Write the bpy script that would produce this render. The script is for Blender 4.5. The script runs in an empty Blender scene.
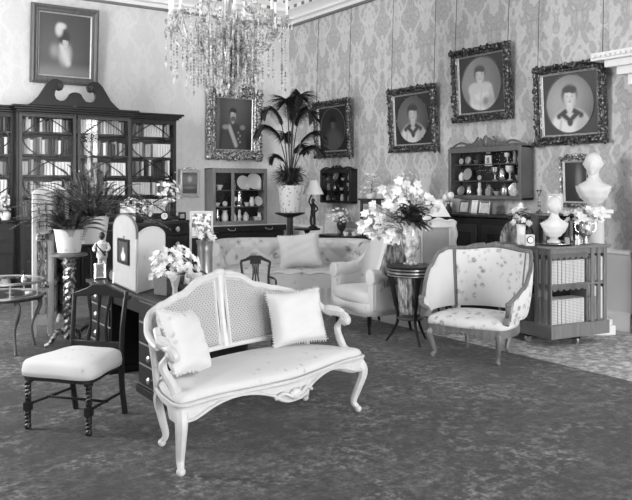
import bpy, math, random
from mathutils import Vector, Matrix
R = random.Random(7)
PI = math.pi
C = bpy.context.scene.collection
# ---- surveyed view: room axes are x (towards the picture wall), y (towards the bookcase wall); camera stands at the origin
F0, CX, YH, CAM_H = 760.0, 316.0, 185.0, 1.55
YAW = -math.atan(511.0 / 760.0)
CA, SA = math.cos(-YAW), math.sin(-YAW)
XW, YW, ZC = 7.23, 11.62, 4.95
def ray(px):
    r = (px - CX) / F0
    return CA * r + SA, -SA * r + CA
def at(px, py, d):                       # point seen at a pixel at a known distance
    a, b = ray(px)
    return Vector((a * d, b * d, CAM_H + (YH - py) / F0 * d))
def on_floor(px, py, z=0.0):
    d = (CAM_H - z) * F0 / (py - YH)
    return at(px, py, d)
def on_back(px, py, y=YW):
    return at(px, py, y / ray(px)[1])
def on_right(px, py, x=XW):
    return at(px, py, x / ray(px)[0])

# ---- shapes -------------------------------------------------------------
class MB:
    def __init__(s):
        s.v, s.f, s.mi, s.cur, s.M = [], [], [], 0, None
    def add(s, vs, fs):
        o = len(s.v)
        s.v += [(s.M @ Vector(p)) if s.M else Vector(p) for p in vs]
        s.f += [[i + o for i in f] for f in fs]
        s.mi += [s.cur] * len(fs)
        return s
    def box(s, c, d, rz=0.0, top=1.0, tilt=None):
        x, y, z = d[0] / 2, d[1] / 2, d[2] / 2
        vs = [(-x, -y, -z), (x, -y, -z), (x, y, -z), (-x, y, -z), (-x * top, -y * top, z), (x * top, -y * top, z), (x * top, y * top, z), (-x * top, y * top, z)]
        m = Matrix.Translation(c) @ Matrix.Rotation(rz, 4, 'Z')
        if tilt: m = m @ Matrix.Rotation(tilt[1], 4, tilt[0])
        return s.add([m @ Vector(v) for v in vs], [(0, 3, 2, 1), (4, 5, 6, 7), (0, 1, 5, 4), (1, 2, 6, 5), (2, 3, 7, 6), (3, 0, 4, 7)])
    def span(s, a, b):
        return s.box([(a[i] + b[i]) / 2 for i in range(3)], [abs(b[i] - a[i]) for i in range(3)])
    def tube(s, pts, r, n=8, closed=False, sq=1.0):
        P = [Vector(p) for p in pts]
        k = len(P)
        rr = r if isinstance(r, (list, tuple)) else [r] * k
        if len(rr) != k:
            rr = [rr[0] + (rr[-1] - rr[0]) * i / (k - 1) if len(rr) == 2 else rr[min(len(rr) - 1, int(i * len(rr) / k))] for i in range(k)]
        T = []
        for i in range(k):
            a = P[(i - 1) % k] if (closed or i > 0) else P[i]
            b = P[(i + 1) % k] if (closed or i < k - 1) else P[i]
            t = b - a
            T.append(t.normalized() if t.length > 1e-9 else Vector((0, 0, 1)))
        up = Vector((0, 0, 1)) if abs(T[0].z) < 0.9 else Vector((1, 0, 0))
        N = (up - T[0] * up.dot(T[0])).normalized()
        vs, fs = [], []
        for i in range(k):
            N = N - T[i] * N.dot(T[i])
            N = N.normalized() if N.length > 1e-6 else T[i].orthogonal().normalized()
            B = T[i].cross(N)
            for j in range(n):
                a = 2 * PI * j / n
                vs.append(P[i] + (N * math.cos(a) * sq + B * math.sin(a)) * rr[i])
        m = k if closed else k - 1
        for i in range(m):
            for j in range(n):
                a, b = i * n + j, i * n + (j + 1) % n
                c, d = ((i + 1) % k) * n + (j + 1) % n, ((i + 1) % k) * n + j
                fs.append((a, b, c, d))
        if not closed:
            fs.append(tuple(reversed(range(n))))
            fs.append(tuple((k - 1) * n + j for j in range(n)))
        return s.add(vs, fs)
    def lathe(s, prof, n=16, c=(0, 0, 0), rf=None, axis=None):
        vs, fs = [], []
        for (r, z) in prof:
            for j in range(n):
                a = 2 * PI * j / n
                q = max(r, 1e-4) * (rf(a, z) if rf else 1.0)
                vs.append(Vector((q * math.cos(a), q * math.sin(a), z)))
        k = len(prof)
        for i in range(k - 1):
            for j in range(n):
                fs.append((i * n + j, i * n + (j + 1) % n, (i + 1) * n + (j + 1) % n, (i + 1) * n + j))
        fs.append(tuple(reversed(range(n))))
        fs.append(tuple((k - 1) * n + j for j in range(n)))
        m = Matrix.Translation(c)
        if axis is not None:
            m = m @ Vector(axis).to_track_quat('Z', 'Y').to_matrix().to_4x4()
        return s.add([m @ v for v in vs], fs)
    def ball(s, c, r, n=8, m=None):
        rx, ry, rz = (r, r, r) if not isinstance(r, (list, tuple)) else r
        m = m or max(4, n // 2 + 1)
        vs, fs = [Vector((0, 0, -rz))], []
        for i in range(1, m):
            t = -PI / 2 + PI * i / m
            for j in range(n):
                a = 2 * PI * j / n
                vs.append(Vector((rx * math.cos(t) * math.cos(a), ry * math.cos(t) * math.sin(a), rz * math.sin(t))))
        vs.append(Vector((0, 0, rz)))
        for j in range(n):
            fs.append((0, 1 + (j + 1) % n, 1 + j))
            for i in range(m - 2):
                a = 1 + i * n
                fs.append((a + j, a + (j + 1) % n, a + n + (j + 1) % n, a + n + j))
            a = 1 + (m - 2) * n
            fs.append((a + j, a + (j + 1) % n, len(vs) - 1))
        c = Vector(c)
        return s.add([c + v for v in vs], fs)
    def gem(s, c, r, h):                # eight-sided cut drop
        c = Vector(c)
        vs = [c + Vector((0, 0, -h)), c + Vector((0, 0, h))] + [c + Vector((r * math.cos(PI / 2 * j + .4), r * math.sin(PI / 2 * j + .4), 0)) for j in range(4)]
        return s.add(vs, [(0, 2 + (j + 1) % 4, 2 + j) for j in range(4)] + [(1, 2 + j, 2 + (j + 1) % 4) for j in range(4)])
    def prism(s, out, a, b, ax='y'):     # polygon in the plane across an axis, pushed from a to b along it
        def p(u, w, d):
            return {'y': (u, d, w), 'x': (d, u, w), 'z': (u, w, d)}[ax]
        n = len(out)
        vs = [p(u, w, a) for u, w in out] + [p(u, w, b) for u, w in out]
        fs = [tuple(range(n)), tuple(reversed(range(n, 2 * n)))]
        fs += [(i, i + n, (i + 1) % n + n, (i + 1) % n) for i in range(n)]
        return s.add(vs, fs)
    def grid(s, fn, nu, nv, cu=False, cv=False):
        vs = [fn(i / nu, j / nv) for i in range(nu + (not cu)) for j in range(nv + (not cv))]
        a, b = nu + (not cu), nv + (not cv)
        fs = []
        for i in range(nu):
            for j in range(nv):
                fs.append((i * b + j, ((i + 1) % a) * b + j, ((i + 1) % a) * b + (j + 1) % b, i * b + (j + 1) % b))
        return s.add(vs, fs)
    def slab(s, fn, nu, nv, th):         # closed solid of a given thickness on a surface
        P = [[Vector(fn(i / nu, j / nv)) for j in range(nv + 1)] for i in range(nu + 1)]
        fr, bk = [], []
        for i in range(nu + 1):
            for j in range(nv + 1):
                a = P[min(i + 1, nu)][j] - P[max(i - 1, 0)][j]
                b = P[i][min(j + 1, nv)] - P[i][max(j - 1, 0)]
                q = a.cross(b)
                q = q.normalized() if q.length > 1e-12 else Vector((0, 0, 1))
                t = th(i / nu, j / nv) if callable(th) else th
                fr.append(P[i][j] + q * t / 2); bk.append(P[i][j] - q * t / 2)
        w = nv + 1; o = len(fr); fs = []
        for i in range(nu):
            for j in range(nv):
                a, b, c, d = i * w + j, (i + 1) * w + j, (i + 1) * w + j + 1, i * w + j + 1
                fs += [(a, b, c, d), (d + o, c + o, b + o, a + o)]
        e = [i * w for i in range(nu + 1)] + [nu * w + j for j in range(1, nv + 1)] + [i * w + nv for i in range(nu - 1, -1, -1)] + [j for j in range(nv - 1, 0, -1)]
        fs += [(e[(k + 1) % len(e)], e[k], e[k] + o, e[(k + 1) % len(e)] + o) for k in range(len(e))]
        return s.add(fr + bk, fs)
    def leaf(s, base, d, L, w, droop=0.3, n=4, up=(0, 0, 1)):
        d = Vector(d).normalized(); up = Vector(up)
        side = d.cross(up)
        side = side.normalized() if side.length > 1e-4 else Vector((1, 0, 0))
        nrm = side.cross(d)
        vs, fs = [], []
        for i in range(n + 1):
            t = i / n
            c = Vector(base) + d * L * t - Vector((0, 0, 1)) * droop * L * t * t
            ww = w * math.sin(PI * min(1, 0.12 + 0.88 * t)) ** 0.8 * (1 if i < n else 0.05)
            vs += [c - side * ww / 2 + nrm * ww * .12, c - nrm * ww * .05, c + side * ww / 2 + nrm * ww * .12]
        for i in range(n):
            a = i * 3
            fs += [(a, a + 1, a + 4, a + 3), (a + 1, a + 2, a + 5, a + 4)]
        return s.add(vs, fs)
    def build(s, name, mats, parent=None, smooth=38, bevel=0.0, sub=0):
        me = bpy.data.meshes.new(name)
        me.from_pydata([tuple(v) for v in s.v], [], s.f)
        for m in (mats if isinstance(mats, (list, tuple)) else [mats]):
            me.materials.append(MT[m] if isinstance(m, str) else m)
        if any(s.mi): me.polygons.foreach_set('material_index', s.mi)
        me.update()
        if smooth:
            me.shade_smooth(); me.set_sharp_from_angle(angle=math.radians(smooth))
        o = bpy.data.objects.new(name, me); C.objects.link(o)
        if parent: o.parent = parent
        if bevel:
            b = o.modifiers.new('soft_edge', 'BEVEL'); b.width = bevel; b.segments = 2; b.limit_method = 'ANGLE'; b.angle_limit = math.radians(40)
        if sub:
            b = o.modifiers.new('smooth', 'SUBSURF'); b.levels = sub; b.render_levels = sub
        return o

def tag(o, label, cat, group=None, kind=None):
    o['label'] = label; o['category'] = cat
    if group: o['group'] = group
    if kind: o['kind'] = kind
    return o
def thing(name, label, cat, loc=(0, 0, 0), rz=0.0, group=None):
    o = bpy.data.objects.new(name, None); C.objects.link(o)
    o.empty_display_size = .05
    o.location = loc; o.rotation_euler = (0, 0, rz)
    return tag(o, label, cat, group)
def struct(o):
    o['kind'] = 'structure'
    return o
def place(o, loc, rz=0.0):
    o.location = loc; o.rotation_euler = (0, 0, rz)
    return o
def copy_tree(o, parent=None):
    c = o.copy(); C.objects.link(c)
    if parent: c.parent = parent
    for ch in [k for k in C.objects if k.parent == o]:
        copy_tree(ch, c)
    return c
def lerp(a, b, t): return a + (b - a) * t
def smooth(a, b, x):
    t = max(0.0, min(1.0, (x - a) / (b - a))) if a != b else float(x > a)
    return t * t * (3 - 2 * t)
def path(pts, n=6, closed=False):        # Catmull-Rom through points
    P = [Vector(p) for p in pts]; k = len(P); out = []
    for i in range(k if closed else k - 1):
        p0 = P[(i - 1) % k] if closed or i > 0 else P[i] * 2 - P[i + 1]
        p1, p2 = P[i], P[(i + 1) % k]
        p3 = P[(i + 2) % k] if closed or i + 2 < k else P[i + 1] * 2 - P[i]
        for j in range(n):
            t = j / n
            out.append(0.5 * ((2 * p1) + (p2 - p0) * t + (2 * p0 - 5 * p1 + 4 * p2 - p3) * t * t + (3 * p1 - p0 - 3 * p2 + p3) * t ** 3))
    if not closed: out.append(P[-1])
    return out
def interp(keys, x):
    for (a, va), (b, vb) in zip(keys, keys[1:]):
        if x <= b: return lerp(va, vb, smooth(a, b, x)) if x > a else va
    return keys[-1][1]

# ---- materials ----------------------------------------------------------
MT = {}
class E:                                   # arithmetic on shader sockets
    nt = None
    def __init__(s, k): s.k = k
    @staticmethod
    def op(o, *a):
        n = E.nt.nodes.new('ShaderNodeMath'); n.operation = o
        for i, q in enumerate(a):
            if isinstance(q, E): E.nt.links.new(q.k, n.inputs[i])
            else: n.inputs[i].default_value = float(q)
        return E(n.outputs[0])
    def __add__(s, o): return E.op('ADD', s, o)
    __radd__ = __add__
    def __sub__(s, o): return E.op('SUBTRACT', s, o)
    def __rsub__(s, o): return E.op('SUBTRACT', o, s)
    def __mul__(s, o): return E.op('MULTIPLY', s, o)
    __rmul__ = __mul__
    def __truediv__(s, o): return E.op('DIVIDE', s, o)
def ecos(x): return E.op('COSINE', x)
def esin(x): return E.op('SINE', x)
def eabs(x): return E.op('ABSOLUTE', x)
def step(a, b, x):
    n = E.nt.nodes.new('ShaderNodeMapRange'); n.interpolation_type = 'SMOOTHSTEP'
    E.nt.links.new(x.k, n.inputs[0]); n.inputs[1].default_value = a; n.inputs[2].default_value = b
    return E(n.outputs[0])
def noise(scale, detail=3, stretch=None, rough=.55):
    co = E.nt.nodes.new('ShaderNodeTexCoord').outputs['Object']
    if stretch:
        m = E.nt.nodes.new('ShaderNodeMapping'); m.inputs['Scale'].default_value = stretch
        E.nt.links.new(co, m.inputs[0]); co = m.outputs[0]
    n = E.nt.nodes.new('ShaderNodeTexNoise'); n.inputs['Scale'].default_value = scale; n.inputs['Detail'].default_value = detail; n.inputs['Roughness'].default_value = rough
    E.nt.links.new(co, n.inputs['Vector'])
    return E(n.outputs[0])
def voro(scale, feature='F1', stretch=None):
    co = E.nt.nodes.new('ShaderNodeTexCoord').outputs['Object']
    n = E.nt.nodes.new('ShaderNodeTexVoronoi'); n.feature = feature; n.inputs['Scale'].default_value = scale
    E.nt.links.new(co, n.inputs['Vector'])
    return E(n.outputs[0])
def xyz():
    n = E.nt.nodes.new('ShaderNodeSeparateXYZ')
    E.nt.links.new(E.nt.nodes.new('ShaderNodeTexCoord').outputs['Object'], n.inputs[0])
    return [E(n.outputs[i]) for i in range(3)]
def mat(name, g, rough=.6, metal=0.0, fn=None, bump=None, spec=.4, alpha=None, sheen=0.0, emit=0.0):
    """one grey finish; fn() returns a value socket for the grey, bump() a height socket, alpha() a mask socket"""
    m = bpy.data.materials.new(name); m.use_nodes = True
    nt = m.node_tree; E.nt = nt
    b = nt.nodes['Principled BSDF']
    b.inputs['Base Color'].default_value = (g, g, g, 1)
    b.inputs['Roughness'].default_value = rough; b.inputs['Metallic'].default_value = metal
    b.inputs['Specular IOR Level'].default_value = spec
    if sheen: b.inputs['Sheen Weight'].default_value = sheen
    if emit:
        b.inputs['Emission Color'].default_value = (1, 1, 1, 1); b.inputs['Emission Strength'].default_value = emit
    if fn:
        v = fn(); c = nt.nodes.new('ShaderNodeCombineColor')
        for i in range(3): nt.links.new(v.k, c.inputs[i])
        nt.links.new(c.outputs[0], b.inputs['Base Color'])
    if bump:
        h, st, ds = bump(); n = nt.nodes.new('ShaderNodeBump'); n.inputs['Strength'].default_value = st; n.inputs['Distance'].default_value = ds
        nt.links.new(h.k, n.inputs['Height']); nt.links.new(n.outputs[0], b.inputs['Normal'])
    if alpha is not None:
        if callable(alpha): nt.links.new(alpha().k, b.inputs['Alpha'])
        else: b.inputs['Alpha'].default_value = alpha
    MT[name] = m
    return m
def damask(ax, lo, hi):
    def f():
        q = xyz(); u = q[ax] * (2 * PI / .64); v = q[2] * (2 * PI / 1.16)
        u2 = u + .5 * esin(v * 2) * esin(u)
        s = ecos(u2) * ecos(v)
        m = s + .42 * ecos(u2 * 3) * ecos(v * 2 + .6) + .38 * ecos(u2 * 5) * ecos(v * 3 + 1.2) + .34 * ecos(u * 2) * esin(v * 5) + .28 * ecos(u2 * 7) * ecos(v * 8)
        k = step(-.5, .55, m) * .75 + step(.7, 1.2, m) * -.5 + step(-.75, -1.5, m) * .35 + .2 + .16 * esin(m * 9)
        n = noise(26, 3); n2 = noise(1.1, 2)
        return lo + (hi - lo) * (k + (n - .5) * .7 + (n2 - .5) * .5)
    return f
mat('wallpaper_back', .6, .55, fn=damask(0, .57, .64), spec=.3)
mat('wallpaper_shaded', .5, .5, fn=damask(1, .33, .57), spec=.3)  # same paper as the back wall, its dimmer light put into darker greys
mat('plaster', .8, .8, fn=lambda: .78 + .06 * noise(2.5, 4))
mat('white_paint', .8, .45, fn=lambda: .76 + .07 * noise(6, 3))
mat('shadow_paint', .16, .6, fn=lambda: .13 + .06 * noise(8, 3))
def carpet():
    n1 = noise(1.3, 5, rough=.7); n2 = noise(13, 6, rough=.75)
    v = voro(6.5); w = voro(2.6)
    fl = step(.42, .12, v) * step(.44, .62, n1)
    ring = step(.05, .0, eabs(w - .3)) * .35
    n3 = noise(34, 4, rough=.7)
    return .007 + .88 * (.115 * step(.34, .68, n2) * step(.3, .68, n1) + .10 * fl * step(.42, .6, n2) + .06 * ring * step(.42, .6, n2) + .02 * n2 + .09 * step(.58, .68, voro(3.1)) * step(.48, .62, n2)) * (.45 + 1.1 * step(.3, .7, n3))
mat('carpet', .07, .9, fn=carpet, bump=lambda: (noise(160, 2), .5, .01), spec=.15, sheen=.15)
def rug():
    v = voro(5); n = noise(16, 5, rough=.7); n0 = noise(3, 3)
    return .46 + .16 * step(.5, .2, v) * step(.4, .6, n0) + .34 * step(.4, .7, n) - .2 * step(.62, .5, noise(9, 4))
mat('rug_pale', .4, .9, fn=rug, spec=.15)
mat('floor_wood', .2, .4, fn=lambda: .34 + .14 * noise(3, 4, (1, 14, 1)))
def wood(name, lo, hi, rough=.3, st=(2, 2, 14), spec=.5):
    mat(name, lo, rough, fn=lambda: lo + (hi - lo) * noise(2.2, 5, (st[2], st[1], st[0])), spec=spec)
wood('mahogany', .006, .026, .36, spec=.28)
wood('mahogany_worn', .018, .06, .32, spec=.3)
wood('walnut', .06, .16, .38, spec=.35)
wood('carved_walnut', .05, .24, .38, spec=.5)
wood('rosewood', .10, .24, .38, spec=.35)
wood('oak_gilt', .16, .34, .4)
wood('ebony', .004, .014, .36, spec=.25)
def floral(lo, hi, sc, amt=1.0, thr=.3):
    def f():
        v = voro(sc); n = noise(sc * 2.2, 4); a = noise(sc * .55, 2)
        k = step(thr, thr * .35, v) * step(.42, .58, a) * step(.3, .6, n)
        return hi - (hi - lo) * amt * k
    return f
mat('white_damask', .78, .75, fn=floral(.36, .6, 11), spec=.25, sheen=.2)
mat('settee_seat', .74, .75, fn=floral(.38, .56, 14, 1.0), spec=.25, sheen=.2)
mat('chintz', .74, .75, fn=floral(.24, .64, 15, 1.0, .55), spec=.25)
mat('plain_white_cloth', .82, .8, fn=lambda: .55 + .09 * noise(7, 3), spec=.2)
mat('cushion_silk', .8, .6, fn=lambda: .6 + .1 * noise(9, 3), spec=.3)
mat('sofa_chintz', .68, .75, fn=floral(.2, .6, 7.5, 1.0, .5), spec=.25)
mat('grey_brocade', .3, .7, fn=lambda: .1 + .5 * step(.35, .7, noise(34, 4, (1, 1, .3))), spec=.3)
mat('white_enamel', .72, .4, fn=lambda: .46 + .18 * noise(14, 3), spec=.4)
mat('carved_white', .7, .4, fn=lambda: .6 + .14 * noise(18, 3), spec=.4)
mat('cream_carving', .6, .45, fn=lambda: .42 + .3 * noise(25, 4))
def lattice():
    q = xyz(); k = 2 * PI / .0135
    a = step(.25, .55, ecos(q[0] * k)); b = step(.25, .55, ecos(q[2] * k)); c = step(.6, .85, ecos((q[0] + q[2]) * (k * .5)))
    return E.op('MAXIMUM', E.op('MAXIMUM', a, b), c)
mat('cane', .42, .6, alpha=lambda: E.op('MAXIMUM', lattice(), .25))
mat('gilt', .34, .38, .45, fn=lambda: .06 + .6 * step(.4, .7, noise(36, 4)), spec=.5)
mat('gilt_dark', .12, .42, .35, fn=lambda: .02 + .42 * step(.5, .75, noise(34, 4)), spec=.5)  # pale noise specks paint the gilding's highlights into the colour
mat('gilt_bright', .6, .35, .4, fn=lambda: .42 + .35 * noise(30, 4), spec=.5)
mat('brass', .5, .28, .8, fn=lambda: .38 + .25 * noise(14, 2))
mat('silver', .7, .22, .9)
mat('dark_bronze', .04, .35, .5, fn=lambda: .03 + .04 * noise(20, 2))
mat('porcelain', .82, .25, spec=.6)
mat('porcelain_patterned', .78, .25, fn=floral(.25, .82, 26, .9, .4), spec=.6)
mat('tile_pot', .7, .35, fn=lambda: .3 + .36 * step(.2, .36, voro(20)), spec=.4)
mat('marble', .8, .45, fn=lambda: .6 + .08 * noise(5, 4), spec=.4)
mat('grey_stone', .3, .6, fn=lambda: .25 + .12 * noise(9, 3))
mat('ivory_card', .8, .7, fn=lambda: .74 + .1 * noise(14, 3))
mat('photo_print', .5, .5, fn=lambda: .25 + .5 * noise(16, 3))
mat('photo_print_dark', .25, .5, fn=lambda: .08 + .34 * noise(16, 3))
mat('flower_paint', .6, .6, fn=lambda: .84 - .7 * step(.46, .58, noise(17, 4)))
mat('leaf_dark', .035, .55, fn=lambda: .02 + .04 * noise(12, 2))
mat('leaf_mid', .085, .5, fn=lambda: .04 + .12 * noise(12, 2))
mat('leaf_pale', .2, .5, fn=lambda: .14 + .15 * noise(12, 2))
mat('petal_white', .8, .6, fn=lambda: .66 + .16 * noise(20, 2))
mat('petal_grey', .6, .6, fn=lambda: .5 + .3 * noise(20, 2))
mat('candle_wax', .85, .5)
mat('crystal', .8, .15, fn=lambda: .2 + .6 * step(.3, .7, noise(17, 2)), spec=.6, alpha=.75)
mat('iron', .02, .4, .3)
mat('glass_vase', .5, .1, fn=lambda: .2 + .6 * step(.35, .65, noise(14, 2)), spec=.8, alpha=.8)
mat('lamp_silk', .84, .8, fn=lambda: .78 + .08 * noise(15, 2))
mat('interior_dark', .02, .8, fn=lambda: .012 + .015 * noise(5, 2))
mat('screen_cloth', .4, .7, fn=lambda: .30 + .1 * noise(10, 3))
mat('leaf_fern', .1, .5, fn=lambda: .03 + .2 * step(.35, .7, noise(15, 2)))
mat('damask_lining', .6, .7, fn=lambda: .5 + .15 * noise(10, 3))
mat('wicker', .12, .7, fn=lambda: .05 + .12 * noise(60, 2))
for i, g in enumerate((.03, .12, .36, .64, .85)):
    mat('book_cloth_%d' % i, g, .6, fn=(lambda g: lambda: g * (.65 + .7 * noise(9, 3, (1, 1, 6))))(g))
def book_rev():
    q = xyz()
    return .55 - .38 * step(.55, .8, ecos(q[2] * (2 * PI / .062))) + .1 * noise(8, 2)
mat('book_calf', .5, .6, fn=book_rev)
def glass(name, a, b):
    m = bpy.data.materials.new(name); m.use_nodes = True; nt = m.node_tree; nt.nodes.clear()
    o = nt.nodes.new('ShaderNodeOutputMaterial'); mx = nt.nodes.new('ShaderNodeMixShader'); t = nt.nodes.new('ShaderNodeBsdfTransparent')
    g = nt.nodes.new('ShaderNodeBsdfGlossy'); fr = nt.nodes.new('ShaderNodeFresnel'); fr.inputs[0].default_value = a
    g.inputs['Roughness'].default_value = b; t.inputs[0].default_value = (.96, .96, .96, 1)
    ge = nt.nodes.new('ShaderNodeNewGeometry'); mu = nt.nodes.new('ShaderNodeMath'); mu.operation = 'MULTIPLY_ADD'; mu.inputs[1].default_value = -1; mu.inputs[2].default_value = 1
    m2 = nt.nodes.new('ShaderNodeMath'); m2.operation = 'MULTIPLY'; nt.links.new(ge.outputs['Backfacing'], mu.inputs[0]); nt.links.new(mu.outputs[0], m2.inputs[0]); nt.links.new(fr.outputs[0], m2.inputs[1])
    nt.links.new(m2.outputs[0], mx.inputs[0]); nt.links.new(t.outputs[0], mx.inputs[1]); nt.links.new(g.outputs[0], mx.inputs[2]); nt.links.new(mx.outputs[0], o.inputs[0])
    MT[name] = m
glass('pane_glass', 1.45, .02)
def vcol(name):
    m = bpy.data.materials.new(name); m.use_nodes = True; nt = m.node_tree; b = nt.nodes['Principled BSDF']
    n = nt.nodes.new('ShaderNodeVertexColor'); n.layer_name = 'paint'
    nt.links.new(n.outputs[0], b.inputs['Base Color']); b.inputs['Roughness'].default_value = .35; b.inputs['Specular IOR Level'].default_value = .35
    MT[name] = m
vcol('oil_paint')
# ---- camera, world, light ------------------------------------------------
sc = bpy.context.scene
cam = bpy.data.objects.new('camera', bpy.data.cameras.new('camera')); C.objects.link(cam)
cam.location = (0, 0, CAM_H); cam.rotation_euler = (PI / 2, 0, YAW)
cam.data.sensor_width = 36; cam.data.lens = F0 / 632 * 36; cam.data.shift_y = -(250 - YH) / 632
cam.data.clip_start = .05
sc.camera = cam
sc.view_settings.view_transform = 'Standard'; sc.view_settings.look = 'None'; sc.view_settings.gamma = 1
sc.view_settings.exposure = EXPOSURE = -1.15
w = bpy.data.worlds.new('daylight'); sc.world = w; w.use_nodes = True
w.node_tree.nodes['Background'].inputs[0].default_value = (1, 1, 1, 1)
w.node_tree.nodes['Background'].inputs[1].default_value = .5
X0, Y0 = -1.7, -13.0
def shell(name, m, a, b):
    return struct(MB().span(a, b).build(name, m, smooth=0))
shell('floor', 'floor_wood', (X0, Y0, -.1), (XW, YW, 0))
shell('ceiling', 'plaster', (X0, Y0, ZC), (XW, YW, ZC + .1))
shell('wall_back', 'wallpaper_back', (X0, YW, 0), (XW, YW + .15, ZC))
WIN = [('r', -1.85, -.45, .9, 3.9), ('f', -1.2, 1.0, .6, 4.4), ('f', 1.7, 3.9, .6, 4.4), ('f', 4.6, 6.8, .6, 4.4), ('l', 6.6, 8.8, .9, 4.2)]  # left-wall window is unseen, added as fill for the far room
def holed(b, lo, hi, wins, box):
    """wall with window openings: piers and bands"""
    e = lo
    for (a, c, z0, z1) in wins:
        box(b, e, a, 0, ZC); box(b, a, c, 0, z0); box(b, a, c, z1, ZC); e = c
    box(b, e, hi, 0, ZC)
b = MB(); holed(b, Y0, YW + .15, [q[1:] for q in WIN if q[0] == 'r'], lambda b, p, q, z0, z1: b.span((XW, p, z0), (XW + .15, q, z1)))
struct(b.build('wall_right', 'wallpaper_shaded', smooth=0))
b = MB(); holed(b, Y0, YW + .15, [q[1:] for q in WIN if q[0] == 'l'], lambda b, p, q, z0, z1: b.span((X0 - .15, p, z0), (X0, q, z1)))
struct(b.build('wall_left', 'wallpaper_back', smooth=0))
b = MB(); holed(b, X0, XW, [q[1:] for q in WIN if q[0] == 'f'], lambda b, p, q, z0, z1: b.span((p, Y0 - .15, z0), (q, Y0, z1)))
struct(b.build('wall_front', 'wallpaper_back', smooth=0))
POW = [560, 2000, 2000, 2000, 1250]
for i, (k, a, c, z0, z1) in enumerate(WIN):
    b = MB(); m = (a + c) / 2
    def bar(p, q, z, zz, t=.06):
        if k == 'r': b.span((XW + .03, p, z), (XW + .09, q, zz))
        elif k == 'l': b.span((X0 - .09, p, z), (X0 - .03, q, zz))
        else: b.span((p, Y0 - .09, z), (q, Y0 - .03, zz))
    bar(a, a + .07, z0, z1); bar(c - .07, c, z0, z1); bar(a, c, z0, z0 + .08); bar(a, c, z1 - .07, z1); bar(m - .02, m + .02, z0, z1)
    for t in (.25, .5, .75): bar(a, c, lerp(z0, z1, t) - .02, lerp(z0, z1, t) + .02)
    struct(b.build('window_%d' % (i + 1), 'white_paint', smooth=0))
    l = bpy.data.lights.new('window_daylight', 'AREA'); l.shape = 'RECTANGLE'; l.energy = POW[i]
    l.size, l.size_y = c - a, z1 - z0
    o = bpy.data.objects.new('window_daylight', l); C.objects.link(o)
    o.location = {'r': (XW + .13, m, (z0 + z1) / 2), 'l': (X0 - .13, m, (z0 + z1) / 2), 'f': (m, Y0 - .13, (z0 + z1) / 2)}[k]
    o.rotation_euler = Vector({'r': (-1, 0, 0), 'l': (1, 0, 0), 'f': (0, 1, 0)}[k]).to_track_quat('-Z', 'Y').to_euler()
# wainscot, dado rail, skirting, cornice
def run(name, prof, m, wall):              # moulding profile (out from wall, z) along a wall
    b = MB()
    if wall == 'right':
        for y0, y1 in ([(-2.2, YW)] if prof[0][1] > 4 else [(-.4, 3.42), (4.78, YW)]): b.prism([(XW - d, z) for d, z in prof], y0, y1, 'y')
    else: b.prism([(YW - d, z) for d, z in prof], X0, XW, 'x')
    return struct(b.build(name, m))
DADO = [(0, .1), (.02, .1), (.02, .74), (.035, .77), (.035, .8), (.06, .82), (.06, .845), (.02, .86), (0, .86)]
BASE = [(0, 0), (.045, 0), (.045, .16), (.03, .19), (.02, .2), (0, .2)]
CORN = [(0, 4.4), (.03, 4.4), (.05, 4.46), (.10, 4.48), (.10, 4.52), (.16, 4.58), (.24, 4.60), (.24, 4.66), (.3, 4.72), (.3, 4.76), (.46, 4.86), (.52, 4.95), (0, 4.95)]
for wl in ('right', 'back'):
    run('trim_1' if wl == 'right' else 'trim_2', DADO, 'white_paint', wl)
    run('baseboard_' + wl, BASE, 'white_paint', wl)
    run('trim_3' if wl == 'right' else 'trim_4', CORN, 'white_paint', wl)
# dark picture rail under the cornice, and dark plates painting the shade of the frieze coffers
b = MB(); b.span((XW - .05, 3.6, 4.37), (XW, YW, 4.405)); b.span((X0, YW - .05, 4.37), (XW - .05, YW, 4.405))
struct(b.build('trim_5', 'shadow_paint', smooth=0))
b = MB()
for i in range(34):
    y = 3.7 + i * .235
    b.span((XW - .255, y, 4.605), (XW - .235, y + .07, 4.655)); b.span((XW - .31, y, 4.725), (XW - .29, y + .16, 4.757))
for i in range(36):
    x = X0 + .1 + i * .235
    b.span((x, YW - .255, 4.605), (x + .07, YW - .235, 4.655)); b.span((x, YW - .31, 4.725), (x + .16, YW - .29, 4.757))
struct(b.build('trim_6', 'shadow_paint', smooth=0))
b = MB()                                   # head of the doorcase by the picture wall
b.span((XW - .32, 3.4, 2.86), (XW, 5.06, 2.94)); b.span((XW - .24, 3.4, 2.79), (XW, 4.95, 2.86)); b.span((XW - .16, 3.4, 2.71), (XW, 4.86, 2.79)); b.span((XW - .08, 3.4, 2.6), (XW, 4.78, 2.71))
for i in range(26): b.ball((XW - .325, 5.02 - i * .06, 2.9), .022, 6)
struct(b.build('trim_7', 'white_paint'))
b = MB()
for y0, y1 in ((3.44, 3.6), (4.58, 4.74)): b.span((XW - .07, y0, 0), (XW, y1, 2.42))
b.span((XW - .07, 3.44, 2.42), (XW, 4.74, 2.58)); struct(b.build('trim_8', 'white_paint', smooth=0, bevel=.01))
b = MB(); b.span((XW - .03, 3.6, .01), (XW, 4.58, 2.42))
for y0 in (3.72, 4.15):
    for z0, z1 in ((.2, .85), (1.0, 1.75), (1.85, 2.3)): b.span((XW - .045, y0, z0), (XW - .03, y0 + .35, z1))
dd = struct(b.build('door_1', 'white_paint', smooth=0, bevel=.006))
MB().lathe([(.012, 0), (.01, .03), (.028, .045), (.03, .06), (0, .07)], 14, (XW - .03, 4.52, 1.02), axis=(-1, 0, 0)).build('knob', 'brass', dd)
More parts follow.
